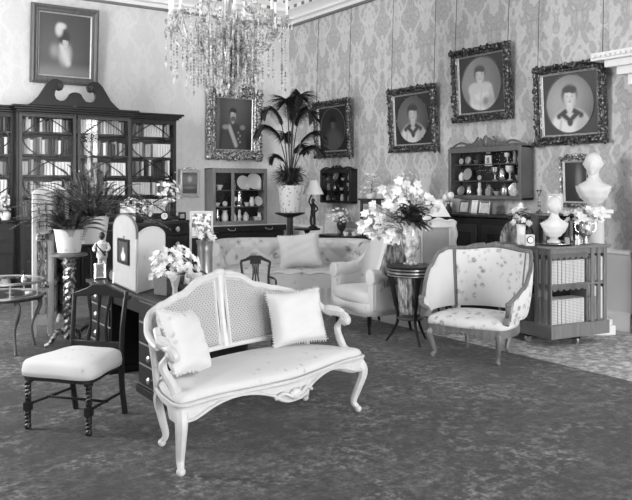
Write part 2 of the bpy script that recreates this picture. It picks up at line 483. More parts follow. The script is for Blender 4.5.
# carpets
b = MB(); b.span((X0 + .3, Y0 + .4, 0), (5.42, YW - 1.0, .004)); struct_c = b.build('carpet', 'carpet', smooth=0)
tag(struct_c, 'large dark patterned carpet covering most of the drawing room floor', 'carpet')
b = MB(); b.span((5.40, 1.8, 0), (7.0, 6.15, .006)); o = b.build('hearth_rug', 'rug_pale', smooth=0)
tag(o, 'pale floral rug under the revolving bookcase beside the dark carpet', 'rug')
b = MB()
for i in range(60): b.span((5.42 + i * .026, 1.76, .0), (5.432 + i * .026, 1.8, .005))
b.build('fringe', 'ivory_card', o, smooth=0)

# ---- bookcase --------------------------------------------------------------
bk = thing('bookcase', 'tall mahogany breakfront bookcase with glazed doors and swan-neck top', 'bookcase', (0, 0, 0))
YC, YWg, YB = 10.98, 11.2, 11.6            # centre front, wing front, back
SEC = [(1.05, 2.44, YWg), (2.44, 3.245, YC), (3.245, 4.06, YC), (4.06, 4.88, YWg)]
SHELF = [1.10, 1.40, 1.69, 1.985, 2.30]
b = MB()
b.span((1.05, YB - .02, 0), (4.88, YB, 2.6))
for x, y in ((1.05, YWg), (2.44, YC), (4.06, YC), (4.86, YWg)): b.span((x - .02, y + .03, 1.0), (x + .02, YB - .02, 2.6))
b.span((1.05, YWg + .02, 2.545), (2.44, YB, 2.6)); b.span((2.44, YC + .02, 2.545), (4.06, YB, 2.6)); b.span((4.06, YWg + .02, 2.545), (4.88, YB, 2.6))
b.build('carcass', 'mahogany', bk, smooth=0)
b = MB()
b.span((1.05, YWg - .14, .08), (2.43, YB - .02, 1.03)); b.span((2.43, YC - .16, .08), (4.07, YB - .02, 1.03)); b.span((4.07, YWg - .14, .08), (4.9, YB - .02, 1.03))
b.span((1.05, YWg - .12, 0), (2.43, YB - .02, .08)); b.span((2.43, YC - .18, 0), (4.07, YB - .02, .08)); b.span((4.07, YWg - .16, 0), (4.92, YB - .02, .08))
b.span((1.05, YWg - .17, 1.03), (2.42, YB - .02, 1.065)); b.span((2.41, YC - .19, 1.03), (4.09, YB - .02, 1.065)); b.span((4.08, YWg - .17, 1.03), (4.93, YB - .02, 1.065))
b.build('base', 'mahogany', bk, smooth=0, bevel=.006)
b = MB()
def corn(x0, x1, y):
    for d, z0, z1 in ((.0, 2.54, 2.57), (.03, 2.57, 2.60), (.06, 2.60, 2.63), (.09, 2.63, 2.66)):
        b.span((x0 - d * (x0 > 3.9 or x0 > 2 and x1 < 4.2), y - d, z0), (x1 + d, YB, z1))
corn(1.05, 2.44, YWg); corn(2.44, 4.06, YC); corn(4.06, 4.88, YWg)
b.build('cornice', 'mahogany', bk, smooth=0, bevel=.006)
# swan-neck pediment: silhouette on the centre section
half = [(28, 104.5), (32, 102), (38, 96.5), (43, 89), (47, 83), (52, 79), (57, 79), (61.5, 81.5), (63.5, 86), (62, 90), (59, 91), (57, 89.5), (55, 91), (54.3, 95), (56, 99), (60, 101), (64.5, 100.5), (67.5, 97.5), (69.5, 94), (72, 92.7), (75.2, 92.5)]
pts = []
for px, py in half:
    p = on_back(px, py, YC); pts.append((p.x, p.z))
xm = pts[-1][0]
pts = pts + [(2 * xm - x, z) for x, z in reversed(pts[:-1])]
b = MB().prism(pts, YC - .03, YC + .05)
b.build('pediment', 'mahogany', bk, bevel=.008)
b = MB(); b.lathe([(.05, 0), (.05, .03), (.02, .05), (.045, .1), (.04, .13), (.012, .15), (.0, .17)], 12, (xm, YC + .01, 2.655)); b.build('pediment_urn', 'mahogany_worn', bk)
for sx in (-1, 1):
    x = xm + sx * (xm - on_back(59.5, 86, YC).x); z = on_back(59.5, 86, YC).z
    b = MB(); b.lathe([(.035, -.02), (.035, .02)], 14, (x, YC - .04, z), axis=(0, 1, 0)); b.lathe([(.016, -.03), (.016, .03)], 10, (x, YC - .05, z), axis=(0, 1, 0)); b.build('pediment_rosette', 'mahogany_worn', bk)
for i, (x0, x1, y) in enumerate(SEC):
    for z in SHELF[1:]:
        MB().span((x0 + .03, y + .05, z - .024), (x1 - .03, YB - .02, z)).build('shelf', 'mahogany', bk, smooth=0)
    d = MB(); e = .055
    d.span((x0 + .01, y, 1.07), (x0 + e, y + .035, 2.545)); d.span((x1 - e, y, 1.07), (x1 - .01, y + .035, 2.545))
    d.span((x0 + e, y, 1.07), (x1 - e, y + .035, 1.11)); d.span((x0 + e, y, 2.50), (x1 - e, y + .035, 2.545))
    do = d.build('door', 'mahogany_worn' if i in (1, 2) else 'mahogany', bk, smooth=0, bevel=.004)
    g = MB(); xc, a = (x0 + x1) / 2, (x1 - x0) / 2 - e - .01
    for s in (-1, 1):
        g.tube([(xc + s * a * math.sin(PI * (2.50 - z) / .62), y + .012, z) for z in [1.11 + 1.39 * k / 48 for k in range(49)]], .0085, 6)
    g.build('glazing_bars', 'mahogany', do)
    MB().span((x0 + e, y + .02, 1.11), (x1 - e, y + .024, 2.50)).build('pane', 'pane_glass', do, smooth=0)
    MB().lathe([(.012, 0), (.012, .01), (.005, .012)], 8, (x1 - .03 if i % 2 else x0 + .03, y, 1.75), axis=(0, -1, 0)).build('lock_plate', 'brass', do)
for (x0, x1, y, zs) in ((1.1, 2.4, YWg - .14, (.86, .68)), (2.5, 4.0, YC - .16, (.86, .62)), (4.1, 4.86, YWg - .14, (.86, .68))):
    for z in zs:
        dr = MB().span((x0, y - .015, z - .07), (x1, y, z + .08)).build('drawer', 'mahogany', bk, bevel=.004)
        for t in (.2, .8):
            MB().lathe([(.014, 0), (.014, .012), (.026, .02), (.03, .032), (.018, .042), (0, .044)], 12, (lerp(x0, x1, t), y - .015, z), axis=(0, -1, 0)).build('knob', 'porcelain', dr)
    for k in range(2):
        MB().span((lerp(x0, x1, k * .5) + .015, y - .015, .12), (lerp(x0, x1, k * .5 + .5) - .015, y, zs[1] - .1)).build('cupboard_door', 'mahogany', bk, bevel=.004)

# books: rounded spine to the front, scaled to each volume
def book_proto(m):
    b = MB()
    b.prism([(-.5, 1), (.5, 1), (.5, .08), (.3, .02), (0, 0), (-.3, .02), (-.5, .08)], 0, 1, 'z')
    b.cur = 1
    b.span((-.42, .12, 1.0), (.42, .98, 1.003))
    return b.build('book', [m, 'ivory_card'], smooth=60).data
BOOK = {}
for m in ['book_cloth_%d' % i for i in range(5)] + ['book_calf']:
    BOOK[m] = book_proto(m)
    C.objects.unlink(bpy.data.objects['book']); bpy.data.objects.remove(bpy.data.objects['book'])
TONE = ('black', 'dark', 'mid grey', 'light', 'pale')
ORD = 'first second third fourth fifth sixth seventh eighth ninth tenth eleventh twelfth thirteenth fourteenth fifteenth sixteenth seventeenth eighteenth nineteenth twentieth'.split()
def book(m, w, d, h, loc, rz, label, group):
    o = bpy.data.objects.new('book', BOOK[m]); C.objects.link(o)
    o.scale = (w, d, h); place(o, loc, rz)
    return tag(o, label, 'book', group)
SHN = ['bottom shelf', 'second shelf up', 'third shelf up', 'fourth shelf up', 'top shelf']
WHERE = ['wing door over the vitrine', 'glazed door beside that wing', 'glazed door above the fern', 'wing door near the gilt sketch']
for i, (x0, x1, y) in enumerate(SEC):
    top = SHELF[1:] + [2.545]
    for k, z in enumerate(SHELF):
        if i == 0: x, xe = 2.06, x1 - .06
        else: x, xe = x0 + .06, x1 - .05
        n = 0
        style = R.choice([0, 0, 1, 2])
        base = R.choice([.19, .21, .225])
        while x < xe - .03:
            if style and R.random() < .12: style = R.choice([0, 1, 2])
            w_ = R.uniform(.034, .052) if style != 1 else .044
            if R.random() < .10: style = R.choice([0, 1, 2])
            t = {0: R.choice([0, 1, 1, 2, 3, 4]), 1: 4, 2: R.choice([1, 2, 2, 3])}[style]
            h = base + (R.uniform(-.03, .03) if style != 1 else 0)
            if x + w_ > xe: break
            if R.random() < .05: x += .035; continue
            book('book_cloth_%d' % t, w_ - .003, .17, h, (x + w_ / 2, y + .07 + R.uniform(0, .02), z), 0,
                 '%s book, %s towards the palm, %s, %s' % (TONE[t], ORD[n], SHN[k], WHERE[i]), 'volumes in the bookcase')
            x += w_; n += 1

# ---- pictures --------------------------------------------------------------
def blob(x, y, cx, cy, rx, ry, soft=.25):
    d = math.hypot((x - cx) / rx, (y - cy) / ry)
    return 1 - smooth(1 - soft, 1 + soft, d)
def mixv(v, g, k): return v + (g - v) * max(0, min(1, k))
def paint_face(v, x, y, cx, cy, s, hair, skin=.62):
    v = mixv(v, skin * .9, blob(x, y, cx, cy - 1.15 * s, .42 * s, .6 * s))
    v = mixv(v, hair, blob(x, y, cx, cy + .22 * s, .98 * s, 1.12 * s))
    v = mixv(v, skin, blob(x, y, cx + .03 * s, cy - .12 * s, .72 * s, .98 * s))
    v = mixv(v, skin * .7, .6 * blob(x, y, cx + .55 * s, cy - .2 * s, .3 * s, .8 * s, .6))
    for q in (-.28, .34): v = mixv(v, .12, .6 * blob(x, y, cx + q * s, cy + .02 * s, .15 * s, .06 * s, .7)); v = mixv(v, .25, .4 * blob(x, y, cx + q * s, cy + .16 * s, .2 * s, .04 * s, .8))
    v = mixv(v, .3, .6 * blob(x, y, cx + .04 * s, cy - .28 * s, .09 * s, .2 * s, .5))
    v = mixv(v, .2, .7 * blob(x, y, cx + .04 * s, cy - .55 * s, .22 * s, .07 * s, .5))
    v = mixv(v, skin * .6, .45 * blob(x, y, cx - .5 * s, cy - .3 * s, .25 * s, .5 * s, .8))
    return mixv(mixv(v, hair, blob(x, y, cx - .2 * s, cy + .8 * s, .66 * s, .36 * s)), hair, blob(x, y, cx + .45 * s, cy + .72 * s, .45 * s, .4 * s))
def seg(x, y, x0, y0, x1, y1, w, soft=.5):
    dx, dy = x1 - x0, y1 - y0; t = max(0, min(1, ((x - x0) * dx + (y - y0) * dy) / (dx * dx + dy * dy)))
    return 1 - smooth(w * (1 - soft), w * (1 + soft), math.hypot(x - x0 - dx * t, y - y0 - dy * t))
def vignette(fn, rim, slip=.34):
    def g(x, y):
        d = math.hypot((x - .5) / .43, (y - .5) / .46)
        return rim if d > 1.03 else mixv(slip, fn(x, y), smooth(1.03, .985, d))
    return g
def sailor(bg, hair=.06, cloth=.66, face=.6, turn=0.0, rim=.05, dark_front=True):
    def f(x, y):
        v = bg * (.55 + .9 * blob(x, y, .3, .5, .35, .45, .9) + .25 * blob(x, y, .75, .65, .3, .25, .9))
        sh = blob(x, y, .5, .06, .37, .37, .12)
        v = mixv(v, cloth, sh); v = mixv(v, cloth * .62, sh * blob(x, y, .74, .1, .13, .3, .6)); v = mixv(v, cloth * .7, sh * seg(x, y, .3, .04, .34, .24, .02, .8))
        v = mixv(v, face * .85, blob(x, y, .5, .42, .062, .1))
        v = mixv(v, .05, max(seg(x, y, .30, .31, .42, .38, .045), seg(x, y, .70, .31, .58, .38, .045), seg(x, y, .37, .34, .5, .22, .045), seg(x, y, .63, .34, .5, .22, .045)))
        v = mixv(v, .9 * cloth, .5 * max(seg(x, y, .33, .31, .5, .19, .007), seg(x, y, .67, .31, .5, .19, .007)))
        if dark_front: v = mixv(v, .05, blob(x, y, .5, .2, .05, .06, .3))
        return paint_face(v, x, y, .5 + turn, .61, .145, hair, face)
    return vignette(f, rim)
def girl_(x, y):
    v = .17 + .12 * blob(x, y, .25, .6, .4, .4, .9)
    v = mixv(v, .66, blob(x, y, .5, .17, .26, .33, .2)); v = mixv(v, .56, blob(x, y, .36, .43, .15, .10)); v = mixv(v, .56, blob(x, y, .60, .43, .13, .09))
    v = mixv(v, .56, seg(x, y, .26, .38, .34, .2, .045)); v = mixv(v, .56, seg(x, y, .34, .2, .55, .14, .04)); v = mixv(v, .5, seg(x, y, .7, .38, .72, .2, .045))
    v = mixv(v, .3, .7 * blob(x, y, .66, .16, .12, .13, .6)); v = mixv(v, .1, .6 * blob(x, y, .58, .2, .06, .06, .6)); v = mixv(v, .4, .5 * seg(x, y, .5, .36, .46, .05, .02, .9))
    return paint_face(v, x, y, .47, .655, .125, .1, .62)
girl = vignette(girl_, .045, .4)
def shadow_child_(x, y):  # room shade over this portrait is painted into its dark greys
    v = .015 + .02 * blob(x, y, .5, .5, .5, .5, .9)
    v = mixv(v, .09, blob(x, y, .5, .18, .3, .3, .4)); return paint_face(v, x, y, .5, .6, .125, .01, .09)
shadow_child = vignette(shadow_child_, .015, .2)
def lady(x, y):
    v = .045 + .05 * blob(x, y, .3, .3, .5, .4, .9) + .1 * smooth(.25, .05, y)
    v = mixv(v, .40, blob(x, y, .5, .36, .12, .17, .5)); v = mixv(v, .55, .9 * seg(x, y, .44, .48, .56, .22, .05, .9)); v = mixv(v, .3, .8 * blob(x, y, .3, .4, .08, .1, .8))
    v = mixv(v, .025, blob(x, y, .48, .63, .11, .11, .4))
    v = mixv(v, .5, blob(x, y, .38, .74, .07, .1, .5)); v = mixv(v, .55, .9 * blob(x, y, .43, .8, .08, .05, .5))
    return paint_face(v, x, y, .5, .55, .075, .03, .5)
def officer(x, y):
    v = .025 + .1 * blob(x, y, .55, .72, .4, .35, .9)
    sh = blob(x, y, .5, .1, .34, .42, .12)
    v = mixv(v, .06, sh); v = mixv(v, .4, sh * seg(x, y, .36, .48, .56, .1, .045, .6)); v = mixv(v, .32, .8 * blob(x, y, .27, .44, .08, .045, .4)); v = mixv(v, .3, .8 * blob(x, y, .73, .44, .07, .045, .4))
    for k in range(4): v = mixv(v, .4, .8 * blob(x, y, .62 + .05 * (k % 2), .34 - .06 * k, .022, .022, .4))
    v = mixv(v, .3, .5 * blob(x, y, .07, .5, .05, .5, .7))
    v = paint_face(v, x, y, .47, .68, .1, .04, .5)
    return mixv(v, .05, .85 * blob(x, y, .475, .6, .055, .05, .5))
def landscape(x, y):
    v = .08 + .12 * smooth(.3, .55, y) - .1 * smooth(.75, 1, y)
    v = mixv(v, .5, blob(x, y, .5, .68, .13, .13, .5))
    return mixv(v, .22, blob(x, y, .5, .3, .4, .06, .6))
def gloomy(x, y):
    return .02 + .16 * blob(x, y, .62, .55, .12, .3, .8) + .02 * x
def miniature(x, y):
    v = .03
    v = mixv(v, .75, blob(x, y, .5, .26, .22, .2, .3)); v = mixv(v, .6, blob(x, y, .5, .42, .08, .18)); return paint_face(v, x, y, .5, .64, .11, .05, .55)
def canvas(name, w, h, fn, parent, y, z0, m='oil_paint', n=84):
    b = MB(); k = max(8, int(n * h / w))
    b.grid(lambda u, v: (w * (u - .5), y, z0 + h * v), n, k)
    vs = [(i / n, j / k) for i in range(n + 1) for j in range(k + 1)]
    o = b.build(name, m, parent, smooth=0)
    at_ = o.data.color_attributes.new('paint', 'FLOAT_COLOR', 'POINT')
    buf = []
    for (x, y_) in vs:
        g = max(.005, fn(x, y_)) * (1 + R.uniform(-.05, .05)); buf += [g, g, g, 1]
    at_.data.foreach_set('color', buf)
    return o
def mould(b, w, h, fw, prof, yb=0.0, z0=0.0):  # mitred frame: outer size w x h from z0; prof (t from outside in, depth towards the room)
    vs, fs = [], []
    for t, d in prof:
        a = t * fw
        for sx, sz in ((-1, 0), (1, 0), (1, 1), (-1, 1)):
            vs.append((sx * (w / 2 - a), yb - d, z0 + (a if sz == 0 else h - a)))
    k = len(prof)
    for i in range(k - 1):
        for j in range(4): fs.append((i * 4 + j, i * 4 + (j + 1) % 4, (i + 1) * 4 + (j + 1) % 4, (i + 1) * 4 + j))
    b.add(vs, fs)
OG = [(0, 0), (0, .035), (.12, .06), (.3, .07), (.42, .055), (.6, .045), (.75, .05), (.85, .035), (1, .03), (1, 0)]
def picture(name, label, cat, a, b_, wall, fn, fw=.1, style='gilt', tilt=0.0, depth=1.0, orn=0, cords=False, off=.02, oval=None, crest=False, slip='gilt_bright'):
    """a, b_: lower and upper corners (along-wall, z)"""
    w, h = abs(b_[0] - a[0]), b_[1] - a[1]; m = (a[0] + b_[0]) / 2
    t = thing(name, label, cat, (XW - off, m, a[1]) if wall == 'right' else (m, YW - off, a[1]))
    t.rotation_euler = (tilt, 0, -PI / 2 if wall == 'right' else 0)
    q = MB(); mould(q, w, h, fw, [(x, d * depth) for x, d in OG])
    q.span((-w / 2 + .01, -.012, .01), (w / 2 - .01, -.004, h - .01))
    q.build('frame', style, t, smooth=30)
    q = MB(); mould(q, w - 2 * fw + .03, h - 2 * fw + .03, .022, [(0, .03), (.3, .042), (1, .026), (1, .02)], 0, fw - .015); q.build('slip', slip, t, smooth=20)
    canvas('painting', w - 2 * fw + .01, h - 2 * fw + .01, fn, t, -.02, fw - .005)
    if oval:
        ow, oh = (w - 2 * fw) * .43, (h - 2 * fw) * .46
        MB().tube([(ow * 1.03 * math.cos(2 * PI * i / 40), -.024, h / 2 + oh * 1.03 * math.sin(2 * PI * i / 40)) for i in range(40)], .008, 6, True).build('oval_slip', oval, t)
    if orn:
        q = MB()
        for i in range(orn):                   # carved foliage running round the frame
            s = i / orn * 2 * (w + h); e = fw * .3
            if s < w: p = (s - w / 2, e * .9)
            elif s < w + h: p = (w / 2 - e * .9, s - w)
            elif s < 2 * w + h: p = (w / 2 - (s - w - h), h - e * .9)
            else: p = (-w / 2 + e * .9, h - (s - 2 * w - h))
            r = fw * R.uniform(.10, .24); jx, jz = R.uniform(-.2, .2) * fw, R.uniform(-.2, .2) * fw
            q.ball((p[0] + jx, -.062 * depth, p[1] + jz), (r * R.uniform(.8, 1.5), r * .7, r * R.uniform(.8, 1.5)), 6, 5)
        for sx in (-1, 1):
            for z in (0, h): MB().ball((sx * (w / 2 - fw * .36), -.06 * depth, z + (fw * .36 if z == 0 else -fw * .36)), (fw * .38, fw * .25, fw * .38), 8).build('corner_ornament', style, t)
        q.build('carved_border', style, t)
    if crest:
        q = MB(); q.ball((0, -.03, h + fw * .25), (fw * .8, .03, fw * .5), 10)
        for s in (-1, 1): q.tube(path([(s * fw * 2.2, -.03, h), (s * fw * 1.5, -.035, h + fw * .35), (s * fw * .6, -.03, h + fw * .1)], 4), fw * .22, 6)
        q.build('crest', style, t)
    if cords:
        for s in (-.46, .46):
            top = 4.37 - a[1]
            MB().tube([(s * w, -.01 - .0 * h, h * .97), (s * w, math.sin(tilt) * top * .99 - .012, top)], .004, 5).build('hanging_cord', 'iron', t)
    return t
TL = .055
picture('portrait', 'dim gilt-framed oval portrait with shade painted in, first from the room corner', 'portrait', (9.66, 2.0), (10.66, 2.94), 'right', shadow_child, .11, 'gilt_dark', TL, 1.2, 96, True, oval='walnut')
picture('portrait', 'gilt-framed portrait of a child in sailor collar, above the lily bouquet', 'portrait', (7.70, 2.02), (8.69, 2.95), 'right', sailor(.09, .05, .55, .45, .0, .03), .11, 'gilt_dark', TL, 1.2, 96, True, oval='gilt_dark')
picture('portrait', 'highest gilt-framed portrait, an oval of a small child in white dress', 'portrait', (6.38, 2.37), (7.37, 3.32), 'right', girl, .11, 'gilt_dark', TL, 1.2, 96, True, oval='walnut')
picture('portrait', 'gilt-framed oval of a child in white sailor suit, above the bust', 'portrait', (5.05, 2.01), (6.0, 2.93), 'right', sailor(.24), .11, 'gilt_dark', TL, 1.2, 96, True, oval='walnut')
picture('portrait', 'large plain-framed portrait of a lady in white, over the bookcase top', 'portrait', (2.73, 3.06), (3.73, 4.22), 'back', lady, .12, 'walnut', .07, 1.1, 0, False, .03)
picture('portrait', 'officer portrait in a wide pierced carved frame, between chandelier and china cabinet', 'portrait', (5.56, 1.98), (6.6, 3.2), 'back', officer, .17, 'gilt', .03, 1.5, 150, False, .03, crest=True)
picture('framed_sketch', 'small pale gilt-framed picture with crest hung beside the bookcase', 'picture', (5.08, 1.35), (5.46, 1.81), 'back', landscape, .055, 'gilt_bright', .03, .6, 18, False, .02, crest=True)
picture('dark_painting', 'small dark painting in crested gilt frame, half hidden behind the large bust', 'painting', (5.24, 1.3), (5.66, 1.87), 'right', gloomy, .06, 'gilt', .04, .8, 16, False, .02, crest=True)
# ---- shared furniture shapes ------------------------------------------------
def cabriole(b, x, y, ztop, ox, oy, r0=.04, r1=.017, foot=True, out=.05):
    """curved leg: knee swells out along (ox, oy), ankle drawn in, toe turned out at (x, y)"""
    P = path([(x - ox * .02, y - oy * .02, ztop), (x + ox * out * .7, y + oy * out * .7, ztop * .78), (x + ox * out * .1, y + oy * out * .1, ztop * .45), (x - ox * out * .45, y - oy * out * .45, ztop * .2), (x, y, .035)], 5)
    k = len(P)
    b.tube(P, [lerp(r0, r1, (i / (k - 1)) ** .6) for i in range(k)], 8)
    if foot: b.ball((x + ox * .006, y + oy * .006, .022), (r1 * 1.45, r1 * 1.45, .024), 8)
def cushion(name, w, h, t, m, parent=None, n=18, pinch=.12):
    b = MB()
    def f(u, v, s):
        x, y = 2 * u - 1, 2 * v - 1
        k = max(0, (1 - x ** 4) * (1 - y ** 4)) ** .55
        px = x * (1 - pinch * (1 - y * y) * abs(x) ** 3 * .7); py = y * (1 - pinch * (1 - x * x) * abs(y) ** 3 * .7)
        wr = .006 * math.sin(9 * x + 4 * y) * (1 - k) + .004 * math.sin(13 * y - 5 * x)
        return (px * w / 2, s * (t / 2 * k) + wr * k, h / 2 + py * h / 2)
    b.grid(lambda u, v: f(u, v, -1), n, n); b.grid(lambda u, v: f(1 - u, v, 1), n, n)
    return b.build(name, m, parent, smooth=180)
def fringe_round(w, h, parent, m='plain_white_cloth'):
    b = MB()
    E_ = [(-w / 2, 0), (w / 2, 0), (w / 2, h), (-w / 2, h)]
    for k in range(4):
        p, q = E_[k], E_[(k + 1) % 4]
        for i in range(22):
            t = (i + .5) / 22; x, z = lerp(p[0], q[0], t), lerp(p[1], q[1], t)
            c = .06 * w * 4 * t * (1 - t); dx, dz = (0, 1, 0, -1)[k], (-1, 0, 1, 0)[k]
            x += -c * [0, 1, 0, -1][k] * .7; z += -c * [-1, 0, 1, 0][k] * .7
            b.tube([(x, 0, z), (x + [0, 1, 0, -1][k] * .014, R.uniform(-.006, .006), z + [-1, 0, 1, 0][k] * .014)], .004, 4)
    return b.build('fringe', m, parent)
def seat_pad(b, outline, z0, th, crown=.03, rings=6):
    """upholstered pad over a plan outline (list of x, y), edges rolled"""
    n = len(outline); cx = sum(p[0] for p in outline) / n; cy = sum(p[1] for p in outline) / n
    prof = [(1.0, 0), (1.012, .35), (.99, .75), (.955, .95)] + [(1 - (i / rings), 1.0) for i in range(1, rings)]
    vs, fs = [], []
    for s, hz in prof:
        for (x, y) in outline:
            k = (1 - s * s) if s < .955 else 0
            vs.append((cx + (x - cx) * s, cy + (y - cy) * s, z0 + th * hz + crown * max(0, k)))
    vs.append((cx, cy, z0 + th + crown))
    for i in range(len(prof) - 1):
        for j in range(n): fs.append((i * n + j, i * n + (j + 1) % n, (i + 1) * n + (j + 1) % n, (i + 1) * n + j))
    a = (len(prof) - 1) * n
    for j in range(n): fs.append((a + j, a + (j + 1) % n, len(vs) - 1))
    fs.append(tuple(reversed(range(n))))
    return b.add(vs, fs)
def rail_band(b, outline, z0f, z1f, th=.03):
    """closed rail following a plan outline; heights vary with position"""
    n = len(outline); cx = sum(p[0] for p in outline) / n; cy = sum(p[1] for p in outline) / n
    vs, fs = [], []
    for i, (x, y) in enumerate(outline):
        d = math.hypot(x - cx, y - cy); k = (d - th) / d
        xi, yi = cx + (x - cx) * k, cy + (y - cy) * k
        a, c = z0f(i / n, x, y), z1f(i / n, x, y)
        vs += [(x, y, a), (x, y, c), (xi, yi, c), (xi, yi, a)]
    for i in range(n):
        for j in range(4):
            fs.append((i * 4 + j, i * 4 + (j + 1) % 4, ((i + 1) % n) * 4 + (j + 1) % 4, ((i + 1) % n) * 4 + j))
    return b.add(vs, fs)
def upath(pts, u):                      # point on a polyline by arc share
    L = [0]
    for a, c in zip(pts, pts[1:]): L.append(L[-1] + (Vector(c) - Vector(a)).length)
    s = u * L[-1]
    for i in range(len(pts) - 1):
        if s <= L[i + 1] + 1e-9:
            t = (s - L[i]) / max(1e-9, L[i + 1] - L[i]); return Vector(pts[i]).lerp(Vector(pts[i + 1]), t)
    return Vector(pts[-1])

# ---- caned settee in front ---------------------------------------------------
FL, FR_ = on_floor(184, 477), on_floor(354, 411)
ang = math.atan2(FR_.y - FL.y, FR_.x - FL.x) - math.radians(2)
mid = (FL + FR_) / 2
W2 = (FR_ - FL).length / 2
st = thing('settee', 'white painted cane-backed settee with pale damask seat and curved legs', 'settee', (mid.x, mid.y, 0), ang)
seat_out = path([(-W2 + .08, .30, 0), (-W2 + .0, .12, 0), (-W2 - .02, -.03, 0), (-W2 * .72, -.04, 0), (-W2 * .35, -.085, 0), (0, -.12, 0), (W2 * .35, -.085, 0), (W2 * .72, -.04, 0), (W2 + .02, -.03, 0), (W2 - .0, .12, 0), (W2 - .06, .30, 0), (W2 * .76, .45, 0), (W2 * .4, .52, 0), (0, .54, 0), (-W2 * .4, .52, 0), (-W2 * .74, .45, 0)], 5, True)
so = [(p.x, p.y) for p in seat_out]
b = MB()
def z_under(t, x, y):
    if y > .1: return .345
    q = abs(x) / W2
    return .298 - .012 * math.cos(PI * q * 2) + .045 * math.sin(PI * min(1, max(0, (q - .12) / .8))) ** 1 - .03 * blob(q, 0, 0, 0, .16, 1, .5)
rail_band(b, so, z_under, lambda t, x, y: .385, .05)
b.build('seat_rail', 'white_enamel', st, bevel=.008)
b = MB()
for dz, r in ((.383, .011), (.366, .005)):
    b.tube([(x * 1.004, y * 1.02 - .004, dz) for x, y in so], r, 6, True)
b.tube([(x, y - .006, z_under(0, x, y) + .012) for x, y in so if y < .0], .009, 6)
for k in (-1, 1): b.tube(path([(k * .16, -.115, .30), (k * .1, -.13, .325), (k * .04, -.135, .30), (k * .02, -.135, .335)], 4), .012, 6)
b.ball((0, -.13, .305), (.05, .025, .035), 10)
b.build('carved_moulding', 'white_enamel', st)
b = MB(); seat_pad(b, [(x * .985, y * .97 if y > 0 else y * .9 + .005) for x, y in so], .385, .055, .035); b.build('seat', 'settee_seat', st, smooth=180)
for sx in (-1, 1):
    b = MB(); cabriole(b, sx * W2, 0, .37, sx * .55, -.85, .048, .018, out=.055); b.build('leg', 'white_enamel', st)
    b = MB(); xr = sx * W2 * .95 + (.18 if sx < 0 else 0); cabriole(b, xr, .44, .37, sx * .4, .9, .04, .017, out=.045); b.build('leg', 'white_enamel', st)
# back: camel top, curved in plan so the ends come forward to the arms
bp = path([(-W2 - .0, .13, 0), (-W2 + .045, .28, 0), (-W2 + .17, .41, 0), (-W2 * .5 + .06, .475, 0), (.07, .50, 0), (W2 * .5 + .06, .475, 0), (W2 - .12, .41, 0), (W2 - .06, .28, 0), (W2 - .03, .13, 0)], 8)
def bz_top(u):
    q = abs(2 * u - 1)
    return interp([(0, .96), (.16, .94), (.36, .86), (.52, .825), (.64, .80), (.72, .77), (.82, .70), (1, .655)], q)
def bpt(u, v):
    p = upath(bp, u); zt = bz_top(u)
    return Vector((p.x, p.y + .07 * v, lerp(.50, zt, v)))
b = MB()
b.tube([bpt(i / 60, 1) for i in range(61)], [.02 + .006 * (1 - abs(i / 30 - 1)) for i in range(61)], 8)
b.tube([bpt(.14 + .72 * i / 40, 0) for i in range(41)], .017, 8)
for u in (.14, .86): b.tube([bpt(u, v / 8) for v in range(9)] , .019, 8)
for u in (.14, .86): b.tube([bpt(u, 0), bpt(u, 0) - Vector((0, .02, .14))], .02, 8)
b.tube([bpt(.5, v / 8) for v in range(9)], [.034, .026, .022, .02, .02, .022, .026, .032, .036], 8)
b.ball(bpt(.5, 1) + Vector((0, -.01, .012)), (.06, .022, .028), 10)
for s in (-1, 1): b.tube(path([bpt(.5 + s * .02, 1) + Vector((0, -.015, .012)), bpt(.5 + s * .06, 1) + Vector((0, -.02, .022)), bpt(.5 + s * .1, 1) + Vector((0, -.012, .004))], 4), [.018, .006], 6)
b.build('back_frame', 'white_enamel', st)
for a, c in ((.15, .48), (.52, .85)):
    b = MB(); b.slab(lambda u, v: bpt(lerp(a, c, u), .03 + .95 * v), 26, 10, .005); b.build('cane_panel', 'cane', st, smooth=180)
    b = MB()
    for f_ in (0, 1):
        uu = lerp(a, c, .015 if f_ == 0 else .985); b.tube([bpt(uu, v / 8) for v in range(9)], .011, 6)
    b.tube([bpt(lerp(a, c, i / 20), .95) for i in range(21)], .009, 6); b.build('panel_bead', 'white_enamel', st)
for sx in (-1, 1):
    x = sx * (W2 - (.015 if sx < 0 else .05))
    b = MB(); ar = path([(x - sx * .045, .29, .735), (x - sx * .015, .22, .675), (x + sx * .012, .14, .665), (x + sx * .015, .08, .65), (x + sx * .01, .06, .62), (x + sx * .01, .085, .605)], 5)
    b.tube(ar, [.022, .022, .024, .028, .03, .024], 9)
    b.ball((x + sx * .014, .085, .63), (.032, .034, .032), 10)
    sp = path([(x + sx * .012, .10, .625), (x + sx * .02, .15, .56), (x + sx * .0, .10, .47), (x - sx * .01, .03, .385)], 6)
    b.tube(sp, [.02, .024, .026, .034], 8)
    b.build('arm', 'white_enamel', st)
    b = MB(); b.tube([p + Vector((0, 0, .018)) for p in ar[4:15]], [.012, .026, .03, .03, .03, .03, .03, .026, .022, .018, .012][:11], 8); b.build('arm_pad', 'settee_seat', st)
Ms = Matrix.Translation((mid.x, mid.y, 0)) @ Matrix.Rotation(ang, 4, 'Z')
def on_settee(o, p, rx, ry, rz):
    o.matrix_world = Ms @ Matrix.Translation(p) @ Matrix.Rotation(rz, 4, 'Z') @ Matrix.Rotation(rx, 4, 'X') @ Matrix.Rotation(ry, 4, 'Y')
c1 = cushion('cushion', .42, .38, .14, 'white_damask'); on_settee(c1, (-W2 + .255, .20, .468), -.42, .2, .45)
tag(c1, 'flower-sprigged white cushion tilted against the nearer arm of the settee', 'cushion')
